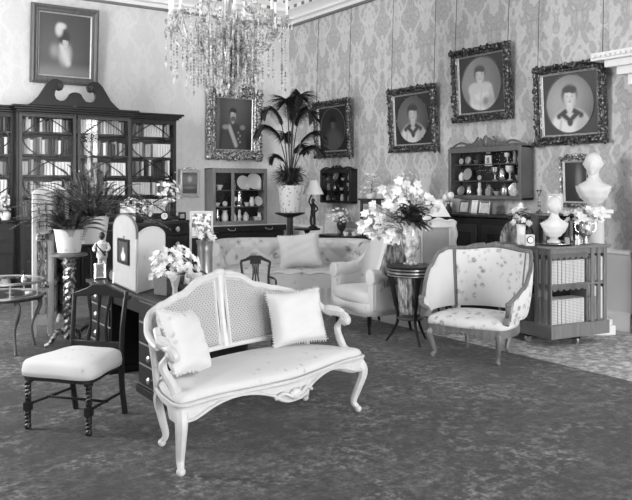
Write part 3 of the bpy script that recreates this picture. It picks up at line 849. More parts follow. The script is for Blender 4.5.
fringe_round(.42, .38, c1)
c2 = cushion('cushion', .44, .37, .15, 'plain_white_cloth'); on_settee(c2, (W2 - .255, .285, .462), -.25, -.02, -.22)
tag(c2, 'plain white fringed cushion upright at the far end of the settee', 'cushion')
fringe_round(.44, .37, c2)

# ---- side chair with white seat ------------------------------------------------
a_ = on_floor(29, 429); c_ = on_floor(88, 437)
an = YAW + math.radians(-17)
ch = thing('side_chair', 'dark bobbin-legged side chair with a white upholstered seat', 'chair', ((a_ + c_) / 2).to_tuple(), an)
sw = .222
so2 = [(p.x, p.y) for p in path([(-sw - .02, -.03, 0), (0, -.05, 0), (sw + .02, -.03, 0), (sw + .005, .2, 0), (sw - .03, .43, 0), (0, .45, 0), (-sw + .03, .43, 0), (-sw - .005, .2, 0)], 5, True)]
b = MB(); seat_pad(b, so2, .352, .095, .03); b.build('seat', 'white_damask', ch, smooth=180)
b = MB(); rail_band(b, [(x * .97, y * .97) for x, y in so2], lambda *q: .33, lambda *q: .36, .04); b.build('seat_rail', 'mahogany', ch)
def twist(b, p, q, r, turns, n=36):
    P, Q = Vector(p), Vector(q); k = n
    for ph in (0, PI):
        b.tube([P.lerp(Q, i / k) + Vector((math.cos(ph + turns * 2 * PI * i / k) * r * .5, math.sin(ph + turns * 2 * PI * i / k) * r * .5, 0)) for i in range(k + 1)], r * .62, 6)
for sx in (-1, 1):
    b = MB(); twist(b, (sx * sw, 0, .02), (sx * sw, 0, .31), .02, 6); b.box((sx * sw * .96, .01, .335), (.04, .04, .06)); b.box((sx * sw, 0, .15), (.042, .042, .05)); b.ball((sx * sw, 0, .02), (.022, .022, .022), 8); b.build('leg', 'mahogany', ch)
    xb = sx * (sw - .03)
    b = MB(); b.tube(path([(xb, .47, .0), (xb, .43, .2), (xb, .42, .40)], 5), .02, 8); b.build('leg', 'mahogany', ch)
    b = MB(); b.tube(path([(xb, .42, .40), (xb, .435, .6), (xb + sx * .01, .47, .83)], 6), [.018, .015], 8); b.build('back_stile', 'mahogany', ch)
    b = MB(); twist(b, (sx * sw, .02, .16), (xb, .43, .16), .013, 8); b.build('stretcher', 'mahogany', ch)
b = MB(); twist(b, (-sw, .2, .16), (sw, .2, .16), .013, 9); b.build('stretcher', 'mahogany', ch)
b = MB()
xb = sw - .02
o1 = [(-xb - .03, .80), (-xb * .5, .845), (-.05, .875), (.05, .875), (xb * .5, .845), (xb + .03, .80), (xb + .025, .775), (xb * .5, .79), (0, .80), (-xb * .5, .79), (-xb - .025, .775)]
b.prism(o1, .452, .49); b.build('crest_rail', 'mahogany', ch, bevel=.006)
b = MB(); b.box((0, .43, .47), (2 * xb - .04, .025, .045)); b.build('back_rail', 'mahogany', ch, bevel=.004)
for k in (-1, 0, 1):
    b = MB(); b.tube(path([(k * .075, .432, .48), (k * .06, .445, .62), (k * .085, .462, .80)], 5), [.014, .009, .014], 7); b.build('back_splat', 'mahogany', ch)

# ---- kneehole writing desk -------------------------------------------------------
DX0, DX1, DY0, DY1 = 2.03, 2.62, 5.02, 6.9
p0 = on_floor(165, 409); p1 = on_floor(140, 391)
DX0 = p0.x * .5 + p1.x * .5; DY0 = p0.y - .04; DX1 = DX0 + .62; DY1 = DY0 + 1.75
PW = .56
dk = thing('writing_desk', 'dark kneehole writing desk with round drawer knobs behind the settee', 'desk', ((DX0 + DX1) / 2, (DY0 + DY1) / 2, 0))
ox, oy = (DX0 + DX1) / 2, (DY0 + DY1) / 2
def loc(b): b.M = Matrix.Translation((-ox, -oy, 0)); return b
b = loc(MB()); b.span((DX0 - .03, DY0 - .03, .695), (DX1 + .03, DY1 + .03, .725)); b.build('desk_top', 'mahogany_worn', dk, bevel=.006)
b = loc(MB()); b.span((DX0 + .04, DY0 + .04, .7252), (DX1 - .04, DY1 - .04, .7275)); b.build('leather_top', 'mahogany', dk, smooth=0)
for y0 in (DY0, DY1 - PW):
    b = loc(MB()); b.span((DX0, y0, .05), (DX1, y0 + PW, .695)); b.span((DX0 - .02, y0 - .02, .0), (DX1 + .02, y0 + PW + .02, .06)); pd = b.build('pedestal', 'mahogany', dk, bevel=.005)
    for i in range(4):
        z0 = .075 + i * .155
        b = loc(MB()); b.span((DX0 - .012, y0 + .02, z0), (DX0, y0 + PW - .02, z0 + .14)); dr = b.build('drawer', 'mahogany', dk, bevel=.004)
        b = loc(MB()); y = y0 + PW / 2
        b.lathe([(.011, 0), (.011, .012), (.024, .02), (.027, .03), (.015, .04), (0, .041)], 12, (DX0 - .012, y, z0 + .07), axis=(-1, 0, 0)); b.build('knob', 'brass', dr)
        b = loc(MB())
        for za in (z0 - .005, z0 + .142): b.span((DX0 - .006, y0 + .01, za), (DX0, y0 + PW - .01, za + .006))
        b.build('cock_bead', 'oak_gilt', dr, smooth=0)
b = loc(MB()); b.span((DX0 + .02, DY0 + PW, .58), (DX1, DY1 - PW, .695)); b.span((DX1 - .03, DY0 + PW, .06), (DX1, DY1 - PW, .6)); b.build('kneehole_panel', 'mahogany', dk, smooth=0)
DZ = .7275
def on_plane(px, py, z): return on_floor(px, py, z)
# desk-top arched screen of two leaves
s0, s1, s2 = at(114, 288, 6.35), at(137, 296, 5.75), at(164, 296, 6.2)
sc_ = thing('table_screen', 'small two-leaf arched folding screen standing on the writing desk', 'screen', (s1.x, s1.y, DZ + .012))
def screen_leaf(p, q, h, arch, m, name, portrait=None):
    d = Vector((q.x - p.x, q.y - p.y, 0)); w = d.length; an_ = math.atan2(d.y, d.x)
    M_ = Matrix.Translation((p.x - s1.x, p.y - s1.y, 0)) @ Matrix.Rotation(an_, 4, 'Z')
    out = [(0, 0), (w, 0), (w, h - arch)] + [(w / 2 + w / 2 * math.cos(PI * i / 16), h - arch + arch * math.sin(PI * i / 16)) for i in range(1, 16)] + [(0, h - arch)]
    b = MB(); b.M = M_; b.prism(out, -.008, .008); lf = b.build(name, m, sc_)
    b = MB(); b.M = M_; b.tube([(x, 0, z) for x, z in out], .011, 6, True); b.build('leaf_border', 'walnut' if portrait else 'white_enamel', lf)
    return lf, M_, w
H_ = at(125, 216, 6.0).z - DZ
lf, M1, w1 = screen_leaf(s0, s1, H_, .13, 'screen_cloth', 'leaf', True)
lf2, M2, w2 = screen_leaf(s1, s2, at(160, 229, 6.0).z - DZ, .08, 'white_damask', 'leaf')
mp = thing('miniature_portrait', 'tiny dark-framed figure portrait hung on the arched desk screen', 'picture', (0, 0, 0))
mp.matrix_world = Matrix.Translation((s1.x, s1.y, DZ)) @ M1 @ Matrix.Translation((w1 * .52, -.012, H_ * .34))
b = MB(); mould(b, w1 * .46, .2, .022, [(0, 0), (0, .01), (.4, .016), (1, .008), (1, 0)]); b.span((-w1 * .22, -.004, .005), (w1 * .22, -.001, .195)); b.build('frame', 'ebony', mp, smooth=20)
canvas('painting', w1 * .46 - .04, .16, miniature, mp, -.007, .02, n=20)
MB().tube([(0, -.003, .2), (0, -.001, .225)], .004, 5).build('hook', 'brass', mp)

# ---- flowers ------------------------------------------------------------------------
def flower(b, c, d, r, n=6, cup=.35):
    d = Vector(d).normalized(); u = d.orthogonal().normalized(); w = d.cross(u)
    for i in range(n):
        a = 2 * PI * i / n + R.uniform(-.2, .2); o = u * math.cos(a) + w * math.sin(a)
        b.leaf(Vector(c), (o + d * cup), r * R.uniform(.85, 1.1), r * .62, .12, 3, d)
def spray(name, label, base, h, spread, nf, nl, fr, pm, lm, group=None, cat='flowers', stems=8, lw=.02, ll=.1, lean=(0, 0), parts=True, low=.25):
    t = thing(name, label, cat, base, 0, group)
    sb, lb, fb = MB(), MB(), MB(); heads = []
    for i in range(nf):
        a = R.uniform(0, 2 * PI); q = R.random() ** .6; zz = R.uniform(low, 1) * h * (1 - .25 * q)
        heads.append(Vector((lean[0] * zz + spread * q * math.cos(a), lean[1] * zz + spread * q * math.sin(a), zz)))
    for i, p in enumerate(heads):
        if i < stems: sb.tube(path([(0, 0, -.06), (p.x * .3, p.y * .3, p.z * .5), p], 4), [.005, .0025], 5)
        d = Vector((p.x, p.y, .5 * h)) + Vector((R.uniform(-.1, .1), R.uniform(-.2, 0), 0))
        if parts: flower(fb, p, d, fr * R.uniform(.8, 1.2), 6)
        else: fb.ball(p, fr * R.uniform(.6, 1.2) * .55, 6, 4)
    for i in range(nl):
        a = R.uniform(0, 2 * PI); q = R.random() ** .5
        p = Vector((lean[0] * h * .4 + spread * .6 * q * math.cos(a), lean[1] * h * .4 + spread * .6 * q * math.sin(a), R.uniform(.02, .75) * h))
        lb.leaf(p, (math.cos(a), math.sin(a), R.uniform(-.1, .9)), ll * R.uniform(.7, 1.3), lw * R.uniform(.8, 1.2), .35, 3)
    sb.build('stems', lm, t); 
    if nl: lb.build('foliage', lm, t, smooth=60)
    fb.build('blossoms', pm, t, smooth=60)
    return t
def vase(name, label, base, prof, m, cat='vase', n=18, extra=None):
    b = MB().lathe(prof, n)
    o = b.build(name, m); o.location = base
    return tag(o, label, cat)

# vase of white blossom on the desk
vb = on_floor(180, 303, DZ); vb = at(175, 300, 5.42); vb.z = DZ
tv = thing('glass_vase', 'slim fluted vase of white blossom on the desk behind the settee', 'vase', vb)
MB().lathe([(.05, 0), (.055, .01), (.02, .03), (.018, .08), (.03, .13), (.04, .18), (.036, .18), (.02, .1)], 14, rf=lambda a, z: 1 + .06 * math.cos(8 * a)).build('vase_body', 'cream_carving', tv)
spray('white_blossom', 'mass of white azalea blossom in the slim vase on the desk', (vb.x, vb.y, DZ + .16), .25, .17, 130, 50, .03, 'petal_white', 'leaf_pale', cat='flowers', ll=.05, low=.0)
# dark work box and basket behind it
w0 = at(171, 292, 5.72)
t = thing('work_box', 'dark wicker box with hoop handle behind the white blossom on the desk', 'box', (w0.x, w0.y, DZ), .3)
b = MB().box((0, 0, .07), (.2, .15, .14), top=1.08); b.build('body', 'wicker', t, bevel=.008)
MB().tube([(.105 * math.cos(PI * i / 14), 0, .13 + .1 * math.sin(PI * i / 14)) for i in range(15)], .009, 6).build('hoop_handle', 'mahogany_worn', t)
w0 = at(206, 285, 5.75)
t = thing('card_basket', 'open basket of papers with curled handle at the end of the desk', 'basket', (w0.x - .12, w0.y + .02, DZ))
MB().lathe([(.08, 0), (.12, .09), (.125, .095), (.11, .09), (.07, .01)], 16).build('body', 'wicker', t)
MB().tube(path([(-.11, 0, .09), (-.13, 0, .16), (0, 0, .19), (.13, 0, .15), (.11, 0, .09)], 6), .007, 6).build('handle', 'mahogany_worn', t)
b = MB()
for i in range(5): b.box((-.04 + i * .02, .01 * i - .02, .1), (.004, .09, .12), .2 * i, tilt=('Y', .25))
b.build('papers', 'ivory_card', t, smooth=0)
# figurine and small frames at the far end of the desk
fp = on_floor(102, 276, DZ); pass
fg = thing('figurine', 'painted page figurine with dark head and white coat on the desk end', 'figurine', fp, YAW)
b = MB(); b.lathe([(.055, 0), (.055, .02), (.045, .03), (.04, .035)], 14); b.build('plinth', 'ebony', fg)
b = MB()
for s in (-1, 1): b.tube(path([(s * .022, 0, .03), (s * .022, 0, .1), (s * .02, .005, .17)], 4), [.012, .02], 8)
b.lathe([(.03, .15), (.048, .17), (.05, .2), (.042, .25), (.05, .29), (.035, .315), (.015, .325)], 14)
for s in (-1, 1): b.tube(path([(s * .045, 0, .295), (s * .07, -.02, .25), (s * .045, -.06, .225)], 4), [.016, .011], 7)
b.build('coat', 'plain_white_cloth', fg)
b = MB(); b.tube([(0, 0, .31), (0, 0, .345)], .013, 8); b.ball((0, -.004, .365), (.028, .032, .036), 12); b.ball((0, -.036, .36), (.006, .008, .008), 6)
b.build('head', 'dark_bronze', fg)
for s in (-1, 1): MB().ball((s * .045, -.064, .224), .012, 6).build('hand', 'dark_bronze', fg)
b = MB(); b.tube([(-.045, -.03, .29), (.045, -.045, .19)], .009, 6); b.build('sash', 'ebony', fg)
def photo_frame(name, label, loc_, rz, w, h, fm, pm='photo_print', lean=-.18, cat='frame', oval=False, group=None, fw=.02):
    t = thing(name, label, cat, loc_, rz, group)
    Mx = Matrix.Rotation(lean, 4, 'X')
    b = MB(); b.M = Mx
    if oval:
        b.tube([(w / 2 * math.cos(2 * PI * i / 24), 0, h / 2 + h / 2 * math.sin(2 * PI * i / 24)) for i in range(24)], fw * .6, 6, True)
    else: mould(b, w, h, fw, [(0, 0), (0, .012), (.5, .02), (1, .01), (1, 0)])
    b.box((0, .004, h / 2), (w * .9, .006, h * .94)) if not oval else None
    b.build('frame', fm, t, smooth=20)
    b = MB(); b.M = Mx
    if oval: b.prism([(w * .46 * math.cos(2 * PI * i / 20), h / 2 + h * .46 * math.sin(2 * PI * i / 20)) for i in range(20)], -.004, .004)
    else: b.box((0, -.004, h / 2), (w - fw * 1.6, .006, h - fw * 1.6))
    b.build('photograph', pm, t, smooth=0)
    b = MB(); b.tube([Mx @ Vector((0, .006, h * .6)), (0, h * .38, .003)], .004, 5); b.build('strut', 'mahogany', t)
    return t
photo_frame('photo_frame', 'upright silver photo frame beside the page figurine', (DX0 + .06, DY1 - .1, DZ), YAW + .3, .1, .14, 'silver', 'photo_print_dark')
photo_frame('photo_frame', 'oval dark photo frame between figurine and fern stand', (DX0 + .1, DY1 - .3, DZ), YAW + .2, .08, .11, 'ebony', 'photo_print', oval=True)
photo_frame('photo_frame', 'open white card frame leaning low in front of the page figurine', (DX0 + .1, DY1 - .5, DZ), YAW + .1, .13, .1, 'ivory_card', 'photo_print', -.35)

# ---- fern on gilded torchere and companion pot --------------------------------------
tp = at(69, 253, 7.25)
to = thing('plant_stand', 'tall carved and twisted gilded plant stand under the white fern pot', 'plant stand', (tp.x, tp.y, 0))
zt = tp.z
b = MB(); b.lathe([(.15, zt - .035), (.17, zt - .025), (.17, zt - .005), (.155, zt)], 20); b.build('top', 'walnut', to)
b = MB(); twist(b, (0, 0, .1), (0, 0, zt - .12), .05, 5, 70); b.lathe([(.03, zt - .14), (.07, zt - .1), (.05, zt - .07), (.11, zt - .04), (.11, zt - .03)], 16)
for k in range(16): b.ball((.05 * math.cos(k * 2.1), .05 * math.sin(k * 2.1), .12 + k * .042), .022, 6)
b.build('column', 'gilt', to)
for k in range(3):
    a = k * 2 * PI / 3 + .6
    b = MB(); b.tube(path([(0.02 * math.cos(a), .02 * math.sin(a), .16), (.11 * math.cos(a), .11 * math.sin(a), .15), (.17 * math.cos(a), .17 * math.sin(a), .05), (.22 * math.cos(a), .22 * math.sin(a), .02)], 5), [.03, .02], 8); b.build('foot', 'gilt', to)
POT = [(.10, 0), (.125, .01), (.145, .14), (.16, .25), (.172, .27), (.165, .275), (.15, .26), (.148, .24), (0, .235)]
def pot_fern(label, loc_, s, n, L, pm, name='potted_fern', lm='leaf_dark', seed_up=.9):
    t = thing(name, label, 'plant', loc_)
    MB().lathe([(r * s, z * s) for r, z in POT], 22).build('pot', pm, t)
    for i in range(n):
        b = MB(); a = 2 * PI * i / n * 1.618 * 3; el = R.uniform(.2, seed_up * 1.55); LL = L * R.uniform(.75, 1.1)
        d = Vector((math.cos(a) * math.cos(el), math.sin(a) * math.cos(el), math.sin(el)))
        base = Vector((math.cos(a) * .05, math.sin(a) * .05, .24 * s))
        P = [base + d * LL * k / 12 - Vector((0, 0, 1)) * LL * .42 * (k / 12) ** 2.2 for k in range(13)]
        b.tube(P, [.004, .0015], 4)
        sd = d.cross(Vector((0, 0, 1))).normalized()
        for k in range(1, 13):
            for s_ in (-1, 1):
                for h_ in (0, .5):
                    p = P[k].lerp(P[k - 1], h_); q = 1 - abs((k - h_) / 12 - .4) * 1.1
                    b.leaf(p, sd * s_ + d * .45 + Vector((0, 0, .1)), .085 * max(.25, q), .021, .3, 2)
        b.build('frond', lm, t, smooth=60)
    return t
pot_fern('feathery fern in a white draped pot on the gilded stand', (tp.x, tp.y, zt), .84, 34, .38, 'white_damask', 'potted_fern', 'leaf_fern', 1.0)
p2 = at(92, 244, 7.55)
ps = thing('plant_stand', 'slender dark tripod stand under the second white pot', 'plant stand', (p2.x, p2.y, 0))
z2 = p2.z
MB().lathe([(.14, z2 - .02), (.15, z2 - .012), (.15, z2)], 18).build('top', 'mahogany', ps)
MB().lathe([(.02, .12), (.03, .2), (.014, .3), (.014, z2 - .1), (.03, z2 - .05), (.05, z2 - .02)], 10).build('column', 'mahogany', ps)
for k in range(3):
    a = k * 2 * PI / 3 + .2
    MB().tube(path([(0, 0, .16), (.1 * math.cos(a), .1 * math.sin(a), .12), (.17 * math.cos(a), .17 * math.sin(a), .02)], 5), [.018, .012], 6).build('foot', 'mahogany', ps)
pot_fern('big spiky fern in the larger white pot on the slender dark stand', (p2.x, p2.y, z2), 1.02, 72, .88, 'plain_white_cloth', 'potted_fern', 'leaf_fern', 1.0)

# ---- tall gilded folding screen -----------------------------------------------------
q0, q1, q2, q3 = at(32, 335, 7.7), at(52, 343, 7.8), at(58, 340, 8.6), at(67, 335, 8.2)
fs = thing('folding_screen', 'tall white and gilt folding screen with glazed upper panels beside the vitrine', 'screen', (q1.x, q1.y, 0))
HS = at(48, 189, 7.8).z
for n_, (p, q) in enumerate(((q0, q1), (q1, q2), (q2, q3))):
    d = Vector((q.x - p.x, q.y - p.y, 0)); w_ = d.length
    Mx = Matrix.Translation((p.x - q1.x, p.y - q1.y, 0)) @ Matrix.Rotation(math.atan2(d.y, d.x), 4, 'Z')
    e = .045
    b = MB(); b.M = Mx
    b.span((0, -.018, .03), (e, .018, HS - .05)); b.span((w_ - e, -.018, .03), (w_, .018, HS - .05))
    for z0, z1 in ((.5, .56), (.98, 1.06), (.12, .2)): b.span((e, -.018, z0), (w_ - e, .018, z1))
    arch = [(0, HS - .06), (w_, HS - .06)] + [(w_ / 2 + w_ / 2 * math.cos(PI * i / 12), HS - .06 + .07 * math.sin(PI * i / 12)) for i in range(1, 12)]
    b.prism(arch, -.018, .018)
    for x in (e / 2, w_ - e / 2): b.ball((x, 0, .015), (.02, .02, .02), 6)
    lf = b.build('leaf', 'white_enamel', fs, bevel=.004)
    b = MB(); b.M = Mx; b.span((e, -.006, 1.06), (w_ - e, .006, HS - .06)); b.build('upper_panel', 'damask_lining', lf, smooth=0)
    b = MB(); b.M = Mx; b.span((e, -.006, .56), (w_ - e, .006, .98)); b.build('middle_panel', 'grey_brocade', lf, smooth=0)
    b = MB(); b.M = Mx; b.span((e, -.006, .2), (w_ - e, .006, .5)); b.build('lower_panel', 'white_damask', lf, smooth=0)
    b = MB(); b.M = Mx
    for z in (1.02, .53): b.tube(path([(e, -.02, z - .03), (w_ * .3, -.026, z + .03), (w_ * .5, -.026, z - .015), (w_ * .7, -.026, z + .03), (w_ - e, -.02, z - .03)], 5), .014, 6); b.ball((w_ / 2, -.022, z), (.04, .012, .035), 8)
    for za, zb in ((1.1, HS - .12), (.6, .95), (.24, .46)): b.tube([(x, -.016, z) for x, z in ((e + .02, za), (w_ - e - .02, za), (w_ - e - .02, zb), (e + .02, zb))], .008, 6, True)
    b.build('gilt_carving', 'gilt', lf)

# ---- vitrine table at the edge ------------------------------------------------------------
vq = at(1, 345, 7.1); vx, vy = vq.x, vq.y
vt = thing('vitrine_table', 'round glass-topped brass vitrine table before the dark bookcase base', 'table', (vx, vy, 0))
RV, ZV = .375, .66
b = MB(); b.lathe([(RV - .02, ZV - .17), (RV, ZV - .17), (RV, ZV - .14), (RV - .02, ZV - .14)], 36); b.lathe([(0, ZV - .17), (RV - .02, ZV - .17), (RV - .02, ZV - .155), (0, ZV - .155)], 36); b.build('base_tray', 'mahogany_worn', vt)
b = MB()
for z in (ZV - .135, ZV - .005): b.tube([(RV * math.cos(2 * PI * i / 40), RV * math.sin(2 * PI * i / 40), z) for i in range(40)], .013, 6, True)
for i in range(8): a = 2 * PI * i / 8; b.tube([(RV * math.cos(a), RV * math.sin(a), ZV - .14), (RV * math.cos(a), RV * math.sin(a), ZV)], .008, 6)
b.build('brass_rim', 'brass', vt)
b = MB(); b.lathe([(RV - .012, ZV - .13), (RV - .006, ZV - .13), (RV - .006, ZV - .01), (RV - .012, ZV - .01)], 36); b.build('glass_side', 'pane_glass', vt)
b = MB(); b.lathe([(0, ZV - .004), (RV - .01, ZV - .004), (RV - .01, ZV + .002), (0, ZV + .002)], 36); b.build('glass_top', 'pane_glass', vt)
for k in range(4):
    a = PI / 4 + k * PI / 2 + YAW
    b = MB(); c, s_ = math.cos(a), math.sin(a)
    b.tube(path([(RV * .9 * c, RV * .9 * s_, ZV - .17), (RV * 1.02 * c, RV * 1.02 * s_, ZV - .26), (RV * .8 * c, RV * .8 * s_, .22), (RV * .85 * c, RV * .85 * s_, .03)], 6), [.026, .02, .013, .013], 8); b.ball((RV * .86 * c, RV * .86 * s_, .016), .018, 6); b.build('leg', 'walnut', vt)
KIND = ['oval silver box', 'small white enamel box', 'little brass locket', 'round ivory miniature', 'small silver dish', 'pale carved seal']
WHR = ['at the rim nearest the folding screen', 'in the middle of the tray', 'near the front rim', 'by the back rim', 'halfway to the front rim', 'just behind the front rim']
for k in range(6):
    a = -1.2 + k * 1.05; r = RV * (.45 + .2 * (k % 2))
    o = MB().lathe([(.03, 0), (.035, .01), (.034, .028), (.03, .034), (0, .036)] if k % 2 else [(.045, 0), (.05, .012), (.03, .018), (0, .02)], 12).build('trinket', ['silver', 'porcelain', 'brass', 'porcelain', 'silver', 'gilt_bright'][k])
    o.location = (vx + r * math.cos(a), vy + r * math.sin(a), ZV - .153); o.scale = (1, .7, 1)
    tag(o, KIND[k] + ' inside the glass vitrine table, ' + WHR[k], 'trinket', 'trinkets in the vitrine table')
t = thing('table_bell', 'tiny silver bell with dark knob standing on the vitrine glass', 'bell', (at(24, 279, 7.1).x, at(24, 279, 7.1).y, ZV + .003))
MB().lathe([(.03, 0), (.028, .008), (.018, .03), (.01, .04), (.006, .05)], 12).build('body', 'silver', t); MB().lathe([(.006, .048), (.012, .06), (.014, .075), (.006, .088), (0, .09)], 10).build('knob', 'ebony', t)
# ---- shell-backed armchairs -----------------------------------------------------------
def cam_pose(px, d, cam_deg):
    p = at(px, YH, d); return (p.x, p.y, 0), YAW + math.radians(cam_deg)
def camloc(r, f): return (CA * r + SA * f, -SA * r + CA * f, 0)
ac = thing('armchair', 'carved rococo armchair upholstered in rose-sprigged chintz, beside the revolving bookcase', 'armchair', camloc(1.3075, 6.68), YAW - math.radians(34))
U = [p for p in path([(-.37, .04, 0), (-.43, .26, 0), (-.36, .50, 0), (-.2, .64, 0), (0, .68, 0), (.2, .64, 0), (.36, .50, 0), (.43, .26, 0), (.37, .04, 0)], 8)]
HK = [(0, .965), (.3, .94), (.46, .945), (.56, .91), (.7, .78), (.84, .65), (.93, .59), (1, .55)]
def sh(u, v):
    p = upath(U, u); c = Vector((0, .25, 0)); o = (p - c).normalized(); q = abs(2 * u - 1)
    z1 = interp(HK, q)
    return Vector((p.x, p.y, lerp(.37, z1, v))) + o * (.07 * v * (1 - .4 * q))
for a, c, m, n_ in ((.015, .29, 'plain_white_cloth', 'side_upholstery'), (.31, .69, 'chintz', 'back_upholstery'), (.71, .985, 'chintz', 'side_upholstery')):
    b = MB(); b.slab(lambda u, v: sh(lerp(a, c, u), .04 + .93 * v), 18, 12, lambda u, v: .035 + .035 * math.sin(PI * u) ** .5 * math.sin(PI * v) ** .5); b.build(n_, m, ac, smooth=70)
b = MB()
b.tube([sh(i / 70, 1) for i in range(71)], .019, 8)
for u in (.3, .7): b.tube([sh(u, v / 8) for v in range(9)], .017, 8)
b.tube([sh(.3 + .4 * i / 24, .06) for i in range(25)], .014, 8)
b.build('back_frame', 'carved_walnut', ac)
b = MB()
for k in range(-3, 4): b.ball(sh(.5 + k * .016, 1) + Vector((0, 0, .02 - .004 * abs(k))), (.026, .02, .024 - .003 * abs(k)), 8)
for s in (-1, 1): b.tube(path([sh(.5 + s * .05, 1) + Vector((0, 0, .018)), sh(.5 + s * .1, 1) + Vector((0, 0, .022)), sh(.5 + s * .15, 1)], 4), [.02, .008], 6)
b.build('crest_carving', 'carved_walnut', ac)
for s in (-1, 1):
    u = 0 if s < 0 else 1; p = sh(u, 1); q = sh(u, 0)
    b = MB(); b.tube(path([p, p + Vector((s * .0, -.05, -.035)), p + Vector((-s * .005, -.045, -.085)), q + Vector((0, -.0, .05)), q + Vector((0, -.03, -.02))], 6), [.02, .024, .022, .02, .03], 8); b.ball(p + Vector((0, -.05, -.02)), .03, 8); b.build('arm_support', 'carved_walnut', ac)
so3 = [(p.x, p.y) for p in path([(-.36, .0, 0), (-.2, -.05, 0), (0, -.075, 0), (.2, -.05, 0), (.36, .0, 0), (.385, .25, 0), (.32, .5, 0), (.15, .6, 0), (-.15, .6, 0), (-.32, .5, 0), (-.385, .25, 0)], 5, True)]
b = MB(); seat_pad(b, [(x * .98, y * .98) for x, y in so3], .30, .075, .04); b.build('seat', 'chintz', ac, smooth=180)
b = MB(); rail_band(b, so3, lambda t, x, y: .235 + (.025 * math.cos(x * 14) if y < .02 else 0), lambda *q: .305, .05)
for k in range(-4, 5): b.ball((k * .04, -.075 + .006 * abs(k), .262 - .003 * abs(k)), (.022, .014, .018), 7)
b.build('seat_rail', 'carved_walnut', ac)
for sx in (-1, 1):
    b = MB(); cabriole(b, sx * .305, 0, .28, sx * .5, -.8, .04, .016, out=.05); b.build('leg', 'carved_walnut', ac)
    b = MB(); cabriole(b, sx * .2, .53, .28, sx * .4, .8, .035, .016, out=.04); b.build('leg', 'carved_walnut', ac)

# high-backed bergere turned to the sofa
bg = thing('bergere', 'high-backed white bergere with grey brocade outside, turned towards the tufted sofa', 'armchair', camloc(.42, 8.18), YAW - math.radians(64))
U2 = [p for p in path([(-.39, -.02, 0), (-.41, .16, 0), (-.39, .32, 0), (-.28, .42, 0), (0, .45, 0), (.28, .42, 0), (.39, .32, 0), (.41, .16, 0), (.39, -.02, 0)], 8)]
HB2 = [(0, 1.13), (.7, 1.11), (.84, 1.02), (.9, .85), (.95, .68), (1, .62)]
HB = [(0, 1.13), (.3, 1.12), (.42, 1.06), (.52, .88), (.62, .72), (.75, .64), (1, .62)]
def sb(u, v, k=0):
    p = upath(U2, u); o = (p - Vector((0, .2, 0))).normalized(); q = abs(2 * u - 1); H_b = HB2 if u > .5 else HB
    return Vector((p.x, p.y + .08 * max(0, v * interp(H_b, q) - .3), lerp(.30, interp(H_b, q), v))) + o * k
b = MB(); b.slab(lambda u, v: sb(u, v), 60, 16, lambda u, v: .10); b.build('inner_upholstery', 'white_damask', bg, smooth=70)
b = MB(); b.slab(lambda u, v: sb(lerp(.26, .95, u), .28 + .69 * v, .085), 40, 12, .012); b.build('brocade_back', 'grey_brocade', bg, smooth=70)
for s in (-1, 1):
    b = MB(); b.tube(path([(s * .41, -.04, .60), (s * .42, .15, .60), (s * .43, .33, .66), (s * .41, .44, .82)], 6), [.085, .08, .065, .045], 12); b.lathe([(.04, -.02), (.086, -.012), (.086, .012), (0, .02)], 14, (s * .41, -.045, .60), axis=(0, -1, 0))
    b.span((s * .41 - .055, -.05, .26), (s * .41 + .055, -.0, .58)); b.build('arm', 'white_damask', bg, bevel=.006)
    b = MB(); b.slab(lambda u, v: Vector((s * .465, lerp(-.02, .42, u), lerp(.27, .55, v))), 4, 4, .02); b.build('side_panel', 'plain_white_cloth', bg, smooth=0)
so4 = [(p.x, p.y) for p in path([(-.36, -.06, 0), (0, -.11, 0), (.36, -.06, 0), (.37, .2, 0), (.33, .38, 0), (0, .42, 0), (-.33, .38, 0), (-.37, .2, 0)], 5, True)]
b = MB(); seat_pad(b, so4, .31, .12, .045); b.build('seat_cushion', 'white_damask', bg, smooth=180)
b = MB(); rail_band(b, [(x * 1.1, y) for x, y in so4], lambda t, x, y: .215 + .02 * math.cos(x * 9), lambda *q: .32, .05); b.build('seat_rail', 'white_damask', bg, smooth=180)
for sx in (-1, 1):
    b = MB(); b.lathe([(.012, 0), (.018, .02), (.014, .05), (.022, .1), (.024, .18), (.03, .23)], 10, (sx * .36, -.03, 0)); b.build('leg', 'ebony', bg)
    b = MB(); b.tube([(sx * .33, .5, 0), (sx * .32, .45, .24)], [.014, .022], 8); b.build('leg', 'ebony', bg)

